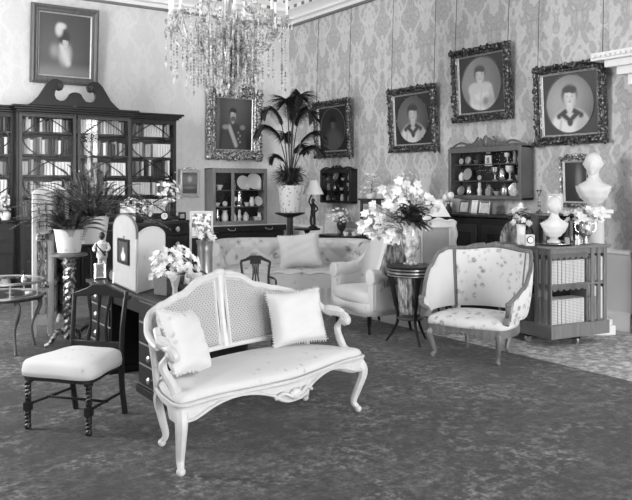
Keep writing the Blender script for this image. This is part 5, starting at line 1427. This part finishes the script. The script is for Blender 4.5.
for i, (x, y, nm) in enumerate(((6.62, 9.06, 'nearest the dark bowl vase'), (6.72, 8.99, 'at the very end of the long table'), (6.84, 9.1, 'set back on the long table'))):
    t = thing('cup_and_saucer', 'white teacup on saucer ' + nm, 'cup', (x, y, TZ), .4 * i, 'tea things behind the sofa')
    MB().lathe([(.03, 0), (.04, .004), (.065, .014), (.06, .015), (.0, .008)], 16).build('saucer', 'porcelain', t); MB().lathe([(.02, .01), (.025, .016), (.042, .06), (.044, .066), (.036, .06), (0, .02)], 16).build('cup', 'porcelain', t)
    MB().tube(path([(.038, 0, .058), (.062, 0, .052), (.055, 0, .03), (.03, 0, .028)], 4), .004, 5).build('handle', 'porcelain', t)
# etagere with plant
eg = at(370.5, 198.5, 11.02)
t = thing('etagere', 'tall slim dark stand with legs and fretted brackets behind the bergere', 'stand', (eg.x, eg.y, 0), YAW)
z = eg.z
MB().box((0, 0, z - .012), (.37, .3, .024)).build('top', 'mahogany', t, bevel=.004); MB().box((0, 0, .5), (.33, .26, .02)).build('shelf', 'mahogany', t)
for sx in (-1, 1):
    for sy in (-1, 1): MB().tube([(sx * .13, sy * .1, 0), (sx * .13, sy * .1, z - .02)], .016, 8).build('leg', 'mahogany', t)
b = MB()
for sy in (-1, 1): b.box((0, sy * .1, z - .05), (.26, .012, .05))
for k in range(4):
    b.tube([(.06 + .03 * math.cos(2 * PI * i / 14), -.115, z - .12 - .06 * k + .03 * math.sin(2 * PI * i / 14)) for i in range(14)], .006, 5, True)
b.build('fretwork', 'mahogany', t)
fpot = (eg.x, eg.y, z)
vase('small_pot', 'small grey bowl of airy flowers on top of the tall dark stand', fpot, [(.05, 0), (.07, .04), (.075, .07), (.065, .068), (0, .05)], 'porcelain_patterned')
spray('airy_sprig', 'airy bunch of small mottled flowers on the tall dark stand', (fpot[0], fpot[1], z + .05), .36, .15, 70, 60, .03, 'petal_grey', 'leaf_mid', ll=.05, lw=.014, low=.05)
# second airy plant behind the lilies, on its own plant stand
e2 = at(407, 200, 10.2)
t = thing('plant_stand', 'slim dark plant stand hidden behind the lilies against the picture wall', 'plant stand', (e2.x, e2.y, 0))
MB().lathe([(.12, e2.z - .02), (.13, e2.z - .01), (.13, e2.z)], 16).build('top', 'mahogany', t); MB().lathe([(.03, .1), (.018, .3), (.018, e2.z - .1), (.05, e2.z - .02)], 10).build('column', 'mahogany', t)
for k in range(3): a = k * 2.09; MB().tube(path([(0, 0, .16), (.1 * math.cos(a), .1 * math.sin(a), .12), (.16 * math.cos(a), .16 * math.sin(a), .02)], 5), [.018, .012], 6).build('foot', 'mahogany', t)
vase('small_pot', 'pale bowl of mottled flowers on the plant stand behind the lilies', (e2.x, e2.y, e2.z), [(.05, 0), (.07, .05), (.075, .1), (.065, .1), (0, .05)], 'porcelain')
spray('airy_sprig', 'airy mottled flower spray rising behind the lilies against the wallpaper', (e2.x, e2.y, e2.z + .08), .34, .15, 60, 50, .03, 'petal_grey', 'leaf_pale', ll=.05, lw=.014, low=.05)

# ---- chest of drawers near the bookcase end -----------------------------------------------------------
ca0, ca1 = Vector(camloc(-2.12, 8.8)), Vector(camloc(-1.63, 9.85))
d = ca1 - ca0; an = math.atan2(d.y, d.x); L = d.length
cd = thing('chest_of_drawers', 'dark chest with pale round knobs between bookcase and firescreen', 'chest', ca0.to_tuple(), an)
ZT = 1.10
MB().box((L / 2, .24, ZT / 2 - .03), (L, .46, ZT - .12)).build('carcass', 'mahogany', cd, bevel=.006)
MB().box((L / 2, .235, ZT - .02), (L + .06, .51, .04)).build('top', 'mahogany_worn', cd, bevel=.008)
MB().box((L / 2, .235, .06), (L + .04, .49, .12)).build('plinth', 'mahogany', cd, bevel=.006)
for i, (za, zb) in enumerate(((.93, 1.06), (.70, .91), (.44, .68), (.15, .42))):
    dr = MB().span((.03, -.006, za), (L - .03, .012, zb)).build('drawer', 'mahogany', cd, bevel=.004)
    for t_ in (.24, .72):
        MB().lathe([(.014, 0), (.012, .012), (.032, .022), (.036, .034), (.02, .046), (0, .048)], 12, (L * t_, -.006, (za + zb) / 2), axis=(0, -1, 0)).build('knob', 'ivory_card', dr)
def on_chest(u, v): p = ca0 + d.normalized() * u + Vector((-d.y, d.x, 0)).normalized() * v; return (p.x, p.y, ZT)
photo_frame('framed_card', 'blank white card in a stand at the fern end of the dark chest', on_chest(.04, .1), YAW, .17, .22, 'ivory_card', 'ivory_card', -.12, fw=.008)
vase('small_pot', 'low dark pot of pale flowers in the middle of the dark chest', on_chest(.36, .2), [(.05, 0), (.07, .03), (.075, .08), (.06, .085), (0, .06)], 'dark_bronze')
q = on_chest(.36, .2); spray('pale_flowers', 'loose mass of small pale flowers in the low dark pot on the chest', (q[0], q[1], ZT + .07), .26, .2, 90, 70, .024, 'petal_white', 'leaf_mid', ll=.07, low=.02)
q = on_chest(.72, .08)
t = thing('round_clock', 'little round white-faced clock with dark ring on the dark chest', 'clock', q, YAW)
MB().lathe([(.05, -.02), (.058, -.012), (.058, .012), (.045, .02)], 24, (0, 0, .062), axis=(0, -1, 0)).build('case', 'ebony', t); MB().lathe([(.042, 0), (.042, .004), (0, .005)], 24, (0, -.019, .062), axis=(0, -1, 0)).build('dial', 'porcelain', t)
b = MB(); b.box((0, 0, .004), (.06, .04, .008)); b.build('foot', 'ebony', t); b = MB(); b.box((0, -.0265, .075), (.004, .002, .03)); b.box((.01, -.0265, .062), (.022, .002, .004)); b.build('hands', 'ebony', t)
q = on_chest(1.0, .22)
vase('tall_vase', 'slender dark vase of tall white flowers on the chest beside the gilt sketch', q, [(.04, 0), (.05, .01), (.03, .05), (.05, .14), (.03, .2), (.035, .22), (0, .2)], 'mahogany_worn')
spray('tall_white_flowers', 'tall loose white flowers above the dark chest, before the bookcase wing', (q[0], q[1], ZT + .2), .34, .17, 70, 60, .034, 'petal_white', 'leaf_mid', ll=.09, low=.0)
q = on_chest(1.05, .05); photo_frame('photo_frame', 'small dark photograph frame on the firescreen end of the chest', q, YAW + .2, .1, .1, 'ebony', 'photo_print_dark')

# ---- firescreen and tall brass jar ----------------------------------------------------------------------
f0 = at(201.5, 250, 9.0)
t = thing('firescreen', 'narrow white-edged firescreen with painted flowers above a dark lower panel', 'screen', (f0.x, f0.y, 0), YAW + .1)
wz = at(200, 211, 9.0).z; ww = .25; mz = at(200, 237, 9.0).z
b = MB()
for s in (-1, 1): b.span((s * ww / 2 - .012, -.014, .04), (s * ww / 2 + .012, .014, wz))
b.span((-ww / 2, -.014, wz - .03), (ww / 2, .014, wz)); b.span((-ww / 2, -.014, mz - .012), (ww / 2, .014, mz + .012)); b.span((-ww / 2, -.014, .1), (ww / 2, .014, .13))
b.build('frame', 'white_enamel', t, bevel=.003)
MB().span((-ww / 2 + .012, -.006, mz + .012), (ww / 2 - .012, .006, wz - .03)).build('flower_panel', 'flower_paint', t, smooth=0)
MB().span((-ww / 2 + .012, -.006, .13), (ww / 2 - .012, .006, mz - .012)).build('lower_panel', 'mahogany', t, smooth=0)
for s in (-1, 1): b = MB(); b.box((s * ww / 2, 0, .02), (.03, .26, .04)); b.build('foot', 'white_enamel', t, bevel=.006)
j0 = at(205, 290, 8.55)
jo = MB().lathe([(.10, 0), (.105, .02), (.085, .05), (.085, .86), (.095, .9), (.1, .93), (.09, .93), (.07, .5), (0, .48)], 22, rf=lambda a, z: 1 + .02 * math.cos(10 * a)).build('floor_vase', 'brass')
jo.location = (j0.x, j0.y, 0); tag(jo, 'tall cylindrical brass floor vase before the painted firescreen', 'vase')
q = spray('leafy_stems', 'pale flowers and leaves standing in the tall brass floor vase', (j0.x, j0.y, .9), .22, .12, 18, 26, .05, 'petal_white', 'leaf_mid', ll=.09, low=.05)
k0 = at(220, 222, 10.8)
# ---- revolving bookcase -------------------------------------------------------------------------------
TH = math.radians(28); SB = .75
near = Vector(camloc(2.22, 7.16)); rz = YAW + TH
ex = Vector((math.cos(rz), math.sin(rz), 0)); ey = Vector((-math.sin(rz), math.cos(rz), 0))
ctr = near + (ex + ey) * SB / 2
rb = thing('revolving_bookcase', 'square revolving bookcase with slatted sides, busts and vases on top', 'bookcase', ctr.to_tuple(), rz)
hs = SB / 2; ZTOP = .965
MB().box((0, 0, ZTOP - .0125), (SB + .05, SB + .05, .025)).build('top', 'rosewood', rb, bevel=.006)
MB().box((0, 0, .155), (SB + .03, SB + .03, .13)).build('base_plinth', 'rosewood', rb, bevel=.006)
MB().box((0, 0, .592), (SB - .01, SB - .01, .025)).build('middle_shelf', 'rosewood', rb, bevel=.003)
MB().box((0, 0, ZTOP - .055), (SB - .02, SB - .02, .06)).build('frieze', 'rosewood', rb, bevel=.003)
BW = .48
MB().span((-hs + .2, -hs + .24, .22), (hs - .2, hs - .24, .9)).build('core', 'ebony', rb, smooth=0)
for k in range(4):
    Mx = Matrix.Rotation(k * PI / 2, 4, 'Z')
    b = MB(); b.M = Mx; b.span((-hs + BW + .012, -hs + .03, .22), (-hs + BW + .024, -hs + .26, .92)); b.build('divider', 'rosewood', rb, smooth=0)
    for j in range(3):
        b = MB(); b.M = Mx; x = -hs + BW + .045 + j * .085
        b.span((x, -hs, .22), (x + .045, -hs + .016, .94)); b.build('slat', 'rosewood', rb, smooth=0, bevel=.002)
    for zt_ in (ZTOP - .085, .58):
        b = MB(); b.M = Mx
        out = [(-hs + .01, zt_ + .02), (-hs + BW, zt_ + .02)] + [(-hs + BW - (BW - .01) * i / 24, zt_ - .018 - .024 * abs(math.sin(i * PI / 4))) for i in range(25)]
        b.prism(out, -hs + .004, -hs + .016); b.build('scalloped_apron', 'walnut', rb)
b = MB()
for a in (0, PI / 2): b.box((0, 0, .075), (SB - .06, .07, .035), a)
b.build('foot_cross', 'mahogany', rb, bevel=.004)
for k in range(4):
    a = k * PI / 2
    MB().lathe([(.036, -.012), (.04, 0), (.036, .012)], 14, ((hs - .06) * math.cos(a), (hs - .06) * math.sin(a), .042), axis=(math.sin(a), math.cos(a), 0)).build('caster', 'brass', rb)
def rb_world(x, y, z): p = ctr + ex * x + ey * y; return (p.x, p.y, z)
for fi, (fa, face) in enumerate(((0, 'window-facing side'), (-PI / 2, 'armchair-facing side'))):
    for zi, (z, h_) in enumerate(((.2205, .235), (.605, .225))):
        x = -hs + .015
        n = 9
        for i in range(n):
            w_ = (BW - .02) / n; xx, yy = x + w_ * (i + .5), -hs + .03
            c, s = math.cos(fa), math.sin(fa)
            if zi == 1 and i == 5 and fi == 0: x += .004
            m = 'book_calf' if fi == 0 else ('book_cloth_%d' % R.choice([0, 0, 1, 1, 2]))
            hh = h_ + (R.uniform(-.015, .012) if fi else 0)
            book(m, w_ - .003, .17, hh, rb_world(xx * c - yy * s, xx * s + yy * c, z), rz + fa,
                 '%s, %s from the slats inward, %s tier, %s of revolving bookcase' % ('pale banded volume' if fi == 0 else 'dark volume', ORD[n - 1 - i if fi == 0 else n - 1 - i], ('lower', 'upper')[zi], face), 'volumes in the revolving bookcase')
    # books seen end-on between the slats
    for zi, (z, h_) in enumerate(((.2205, .22), (.605, .22))):
        for j in range(3):
            xx, yy = -hs + BW + .06 + j * .07, -hs + .06
            c, s = math.cos(fa), math.sin(fa)
            book('book_cloth_%d' % (3 if fi == 0 else 1), .06, .16, h_ + R.uniform(-.01, .02), rb_world(xx * c - yy * s, xx * s + yy * c, z), rz + fa,
                 '%s volume behind the %s slat, %s tier, %s of revolving bookcase' % ('grey' if fi == 0 else 'dark', ORD[j], ('lower', 'upper')[zi], face), 'volumes in the revolving bookcase')

# ---- busts ----------------------------------------------------------------------------------------------
def head_grid(b, c, s, yaw=0.0, nod=0.0, hair=.013):
    Mx = Matrix.Translation(c) @ Matrix.Rotation(yaw, 4, 'Z') @ Matrix.Rotation(nod, 4, 'X')
    def g(x, y, sx, sy): return math.exp(-(x / sx) ** 2 - (y / sy) ** 2)
    def f(u, v):
        az = (u - .5) * 2 * PI; el = (v - .5) * PI
        r = 1.0
        x, y, z = .074 * math.cos(el) * math.sin(az), -.092 * math.cos(el) * math.cos(az), .115 * math.sin(el)
        k = 0
        k += .024 * g(az, el + .14, .13, .2) + .010 * g(az, el + .02, .10, .3)
        for e in (-.36, .36): k -= .012 * g(az + e, el - .10, .18, .12); k += .004 * g(az + e, el - .10, .09, .06); k += .005 * g(az + e, el - .27, .3, .08); k += .005 * g(az + e * 1.5, el + .3, .25, .25)
        k += .007 * g(az, el + .47, .2, .05) + .006 * g(az, el + .57, .17, .05) - .006 * g(az, el + .52, .2, .025) + .013 * g(az, el + .88, .3, .2)
        hm = smooth(.45, .62, el + .28 * smooth(.7, 1.5, abs(az)) * 2.2) if el > -.75 else 0
        k += hm * (hair + .004 * math.sin(az * 13 + el * 9))
        if abs(abs(az) - 1.55) < .22 and -.3 < el < .2: k += .012
        d = Vector((x, y, z)); d = d + d.normalized() * k
        if z < -.03: d.x *= 1 - .18 * smooth(.03, .115, -z); 
        return Mx @ (d * s)
    b.grid(f, 40, 28)
def bust(label, loc_, s, rzz, m='marble', socle=.12):
    t = thing('bust', label, 'bust', loc_, rzz)
    b = MB(); b.lathe([(.10 * s, 0), (.10 * s, .02), (.06 * s, .035), (.045 * s, socle * .6), (.06 * s, socle * .9), (.05 * s, socle)], 20); b.build('socle', m, t)
    b = MB()
    def body(u, v):
        a = u * 2 * PI
        K = [(0, .06, .05, 0), (.1, .11, .08, .03), (.25, .165, .11, .10), (.4, .2, .12, .17), (.52, .212, .115, .215), (.62, .19, .105, .25), (.72, .13, .09, .28), (.80, .078, .072, .30), (.88, .06, .062, .325), (1, .056, .058, .41)]
        for (v0, a0, b0, z0), (v1, a1, b1, z1) in zip(K, K[1:]):
            if v <= v1 + 1e-9:
                q = smooth(0, 1, (v - v0) / (v1 - v0)); rx, ry, z = lerp(a0, a1, q), lerp(b0, b1, q), lerp(z0, z1, (v - v0) / (v1 - v0)); break
        fold = 1 + (.03 * math.sin(a * 7 + v * 9) if v < .75 else 0)
        zz = z + (.03 * (abs(math.cos(a)) ** 2) * -1 if .55 < v < .8 else 0)
        return Vector((rx * math.cos(a) * fold, ry * math.sin(a) * fold - .01, zz)) * s + Vector((0, 0, socle))
    b.grid(body, 40, 30); head_grid(b, (0, -.02 * s, socle + .465 * s), s * 1.16, .15); b.build('figure', m, t, smooth=180)
    return t
ped = at(594, 335, 7.98)
t = thing('pedestal', 'white stone pedestal behind the revolving bookcase carrying the large bust', 'pedestal', (ped.x, ped.y, 0), YAW)
PZ = at(595, 209, 7.98).z
b = MB(); b.box((0, 0, .05), (.34, .3, .1)); b.box((0, 0, .13), (.29, .26, .06)); b.build('plinth', 'white_paint', t, bevel=.006)
b = MB(); b.lathe([(.12, .16), (.115, .2), (.10, PZ - .12), (.115, PZ - .1)], 24); b.build('shaft', 'marble', t)
b = MB(); b.box((0, 0, PZ - .07), (.26, .26, .05)); b.box((0, 0, PZ - .022), (.3, .3, .044)); b.build('cap', 'marble', t, bevel=.008)
bust('large white marble bust on the tall pedestal beside the doorcase', (ped.x, ped.y, PZ), .90, YAW - .75, socle=.045)
def top_at(px, d): p = at(px, YH, d); return (p.x, p.y, ZTOP)
bust('smaller white bust on a dish atop the revolving bookcase', (top_at(554, 7.42)[0], top_at(554, 7.42)[1], ZTOP + .022), .66, YAW + .1, socle=.05)
o = MB().lathe([(.10, 0), (.13, .004), (.18, .018), (.18, .022), (.12, .010), (0, .010)], 30).build('dish', 'silver'); o.location = top_at(554, 7.42); o.location.z += .0
tag(o, 'wide shallow silver dish under the smaller white bust', 'dish')
# low table shelf behind it
q = top_at(555, 7.74)
t = thing('table_bookshelf', 'low open bookshelf standing behind the smaller bust on the revolving bookcase', 'shelf', q, YAW + TH * .25)
b = MB(); b.box((0, 0, .285), (.5, .2, .02)); b.box((0, 0, .012), (.46, .17, .024)); b.build('shelf', 'walnut', t, bevel=.004)
for s in (-1, 1): MB().box((s * .215, 0, .15), (.02, .17, .25)).build('upright', 'walnut', t, bevel=.003)
MB().box((0, .08, .15), (.41, .01, .25)).build('back_board', 'mahogany', t, smooth=0)
for i, x in enumerate((-.185, -.14, -.10, .10, .145, .185)):
    dx = Matrix.Rotation(YAW + TH * .25, 4, 'Z') @ Vector((x, -.075, 0))
    book('book_cloth_%d' % (0, 2, 1, 1, 3, 0)[i], .036, .14, (.22, .2, .21)[i % 3], (q[0] + dx.x, q[1] + dx.y, ZTOP + .0245), YAW + TH * .25, '%s little volume, %s along the low shelf behind the smaller bust' % (('black', 'grey', 'dark', 'dark', 'light', 'black')[i], ORD[i]), 'little volumes on the low shelf')
photo_frame('framed_card', 'square white card in an ornate stand above the smaller bust', (q[0], q[1], ZTOP + .2955), YAW + .1, .17, .2, 'white_enamel', 'ivory_card', -.1, fw=.02)
b = MB(); 
for i in range(9): b.ball((-.14 + i * .035, 0, .012), (.016, .012, .014), 6)
o = b.build('porcelain_garland', 'porcelain'); o.location = (q[0] + .03, q[1] - .06, ZTOP + .2955); o.rotation_euler = (0, 0, YAW); tag(o, 'row of small white porcelain blossoms along the low shelf edge', 'ornament')
o = MB().lathe([(.04, 0), (.04, .01), (.015, .03), (.013, .2), (.025, .23), (.03, .24), (0, .24)], 12).build('gilt_column', 'gilt'); o.location = Vector(at(546.5, 200, 8.2)); 
# column added for the painting frame's ornate side, on the low shelf end
o.location = (q[0] - .17, q[1] + .06, ZTOP + .2955); tag(o, 'gilt column candlestick behind the square white card', 'gilt_column')
# roses
q = top_at(521, 7.48)
b = MB(); b.lathe([(.035, 0), (.04, .01), (.036, .03), (.04, .1), (.046, .19), (.05, .2), (.04, .195), (0, .1)], 18); o = b.build('rose_vase', 'porcelain_patterned'); o.location = q; tag(o, 'slim white porcelain vase of roses on the armchair corner of the bookcase', 'vase')
t = spray('rose_bunch', 'bunch of full pale roses with dark leaves above the armchair back', (q[0], q[1], ZTOP + .19), .2, .11, 0, 46, .05, 'petal_white', 'leaf_dark', ll=.07, lw=.035, lean=(-.2, .15))
for i in range(13):
    a = R.uniform(0, 2 * PI); r = .11 * R.random() ** .5; b = MB(); c = Vector((r * math.cos(a) - .03, r * math.sin(a) - .03, .02 + R.uniform(0, .2)))
    b.ball(c, .02, 8); [flower(b, c, (math.cos(a), math.sin(a), .6 * k), .036, 5, .2 + .35 * k) for k in (0, 1, 2)]; b.build('rose', 'petal_white', t, smooth=60)
q = top_at(512, 7.66)
t = thing('fan_screen', 'grey pleated fan standing open behind the rose vase', 'fan', q, YAW)
b = MB(); b.slab(lambda u, v: Vector((math.cos(PI * (1 - u)) * (.02 + .105 * v), .004 * math.cos(u * 44 * PI / 2), math.sin(PI * (1 - u)) * (.03 + .19 * v))), 44, 3, .004); b.build('leaf', 'grey_brocade', t)
b = MB()
for i in range(9): a = PI * i / 8; b.tube([(0, -.006, .004), (.12 * math.cos(a), -.006, max(.004, .21 * math.sin(a)))], .003, 4)
b.build('sticks', 'oak_gilt', t)
q = top_at(529.5, 7.3)
t = thing('square_clock', 'small white square clock with dark ring beside the rose vase', 'clock', q, YAW + .1)
MB().box((0, 0, .055), (.09, .045, .11)).build('case', 'white_enamel', t, bevel=.006)
MB().lathe([(.026, 0), (.036, .0), (.036, .006), (.026, .006)], 24, (0, -.023, .06), axis=(0, -1, 0)).build('ring', 'ebony', t); MB().lathe([(.027, 0), (.027, .003), (0, .003)], 24, (0, -.0292, .06), axis=(0, -1, 0)).build('dial', 'porcelain', t)
b = MB(); b.box((0, -.0325, .068), (.003, .002, .018)); b.box((.006, -.0325, .06), (.014, .002, .003)); b.build('hands', 'ebony', t)
q = top_at(530, 7.62); o = MB().lathe([(.03, 0), (.034, .01), (.034, .12), (.014, .16), (.014, .2), (.018, .21), (0, .21)], 14).build('bottle', 'dark_bronze'); o.location = q; tag(o, 'dark narrow bottle behind the square white clock', 'bottle')
q = top_at(585.5, 7.5)
o = MB().lathe([(.05, 0), (.055, .012), (.025, .035), (.022, .06), (.06, .1), (.075, .16), (.06, .21), (.07, .235), (.055, .23), (0, .15)], 20).build('urn_vase', 'silver'); o.location = q; tag(o, 'silver urn vase of white flowers on the bookcase near the pedestal', 'vase')
for s in (-1, 1): MB().tube(path([(s * .065, 0, .2), (s * .1, 0, .21), (s * .095, 0, .14), (s * .06, 0, .12)], 4), .006, 6).build('handle', 'silver', o); o.rotation_euler = (0, 0, YAW)
spray('white_flowers', 'flat spray of white flowers in the silver urn below the large bust', (q[0], q[1], ZTOP + .22), .15, .19, 44, 20, .05, 'petal_white', 'leaf_pale', ll=.06, low=.05)
q = top_at(577.5, 7.36)
t = thing('porcelain_cat', 'tiny white porcelain animal beside the silver urn', 'figurine', q, YAW - .5)
b = MB(); b.ball((0, .01, .035), (.028, .036, .035), 10); b.ball((0, -.02, .075), (.022, .022, .02), 10)
for s in (-1, 1): b.lathe([(.008, 0), (.001, .018)], 6, (s * .012, -.018, .09)); b.tube([(s * .012, -.025, .05), (s * .012, -.032, .004)], .008, 6)
b.tube(path([(0, .04, .01), (.03, .05, .02), (.04, .03, .05)], 4), .007, 6); b.build('body', 'porcelain', t)
q = top_at(567.5, 7.33); photo_frame('photo_frame', 'miniature dark photograph tilted beside the smaller bust', q, YAW + .2, .07, .09, 'ebony', 'photo_print_dark', fw=.01)

# small framed flower jar at the bookcase-wing edge of the photograph
q = (2.30, YWg - .09, 1.066)
vase('small_pot', 'white jar of pale flowers on the bookcase ledge above the vitrine', q, [(.05, 0), (.07, .04), (.07, .09), (.05, .12), (0, .1)], 'porcelain')
spray('pale_flowers', 'round bunch of pale flowers on the bookcase ledge above the vitrine', (q[0] - .05, q[1] - .04, 1.17), .28, .10, 60, 30, .028, 'petal_white', 'leaf_mid', ll=.05, low=.05, lean=(0, -.25))

# ---- chandelier ---------------------------------------------------------------------------------------------
cc = at(227, YH, 8.2)
cl = thing('chandelier', 'great cut-glass chandelier with tall white candles hung from the ceiling', 'chandelier', (cc.x, cc.y, 0))
zc = lambda py: at(227, py, 8.2).z
b = MB(); b.tube([(0, 0, zc(-60)), (0, 0, ZC - .03)], .012, 8); b.lathe([(.0, ZC - .1), (.1, ZC - .05), (.12, ZC - .002)], 16)
b.lathe([(.01, zc(80)), (.05, zc(74)), (.03, zc(60)), (.06, zc(44)), (.13, zc(34)), (.05, zc(20)), (.035, zc(0)), (.08, zc(-20)), (.03, zc(-40)), (.012, zc(-60))], 14)
b.build('stem', 'brass', cl)
NA = 12; RA = .68
for i in range(NA):
    a = 2 * PI * i / NA + .16; r = RA if i % 2 == 0 else RA * .72; zz = zc(24) if i % 2 == 0 else zc(12)
    c, s = math.cos(a), math.sin(a)
    b = MB(); b.tube(path([(.05 * c, .05 * s, zc(34)), (r * .35 * c, r * .35 * s, zc(52)), (r * .8 * c, r * .8 * s, zc(44)), (r * c, r * s, zz - .02)], 6), [.016, .011], 7); ar = b.build('arm', 'crystal', cl)
    b = MB(); b.lathe([(.012, zz - .05), (.055, zz - .01), (.062, zz), (.03, zz + .004), (.024, zz + .05), (.0, zz + .05)], 14, (r * c, r * s, 0)); b.build('drip_pan', 'crystal', ar)
    b = MB(); b.tube([(r * c, r * s, zz + .045), (r * c, r * s, zz + .34)], .016, 10); b.build('candle', 'candle_wax', ar)
    b = MB()
    for k in range(7): t_ = 2 * PI * k / 7; b.gem((r * c + .06 * math.cos(t_), r * s + .06 * math.sin(t_), zz - .06), .011, .05)
    b.build('lustre_drops', 'crystal', ar)
for i in range(110):                          # beaded strands: long fall under the ring and the central bag
    a = R.uniform(0, 2 * PI); q = R.choice([.98, .9, .8, .66, .5, .36, .22, .1]); r = .66 * q
    zt_ = zc(R.uniform(14, 34)); zb = zc(R.uniform(58, 84) if q > .6 else R.uniform(68, 90)); n = int((zt_ - zb) / .034)
    b = MB()
    for k in range(n + 1):
        z = lerp(zt_, zb, k / n); rr = r * (1 + (.06 if q < .5 else .0) * math.sin(PI * k / n))
        b.gem((rr * math.cos(a), rr * math.sin(a), z), R.uniform(.013, .021), .021)
    b.gem((r * math.cos(a), r * math.sin(a), zb - .05), .02, .05)
    b.build('bead_chain', 'crystal', cl, smooth=0)
for i in range(NA):                          # swags from arm to arm and up to the crown
    a0, a1 = 2 * PI * i / NA + .16, 2 * PI * (i + 1) / NA + .16
    r0, r1 = (RA, RA * .72) if i % 2 == 0 else (RA * .72, RA)
    b = MB()
    p, q = Vector((r0 * math.cos(a0), r0 * math.sin(a0), zc(20))), Vector((r1 * math.cos(a1), r1 * math.sin(a1), zc(16)))
    for k in range(11): t_ = k / 10; c = p.lerp(q, t_); c.z -= .22 * 4 * t_ * (1 - t_); b.gem(c, .015, .02)
    b.build('crystal_chain', 'crystal', cl, smooth=0); b = MB()
    p2 = Vector((.07 * math.cos(a0), .07 * math.sin(a0), zc(-22)))
    for k in range(1, 20): t_ = k / 20; c = p.lerp(p2, t_); c.z -= .12 * 4 * t_ * (1 - t_); b.gem(c, .013, .018)
    b.build('crystal_chain', 'crystal', cl, smooth=0)
for i in range(16):
    a = 2 * PI * i / 16; b = MB()
    for k in range(24): t_ = k / 23; r = lerp(.30, .03, t_ ** 1.4); b.gem((r * math.cos(a), r * math.sin(a), lerp(zc(36), zc(88), t_)), .016, .02)
    b.build('basket_chain', 'crystal', cl, smooth=0)
b = MB(); b.gem((0, 0, zc(92)), .035, .05); b.build('finial_drop', 'crystal', cl, smooth=0)
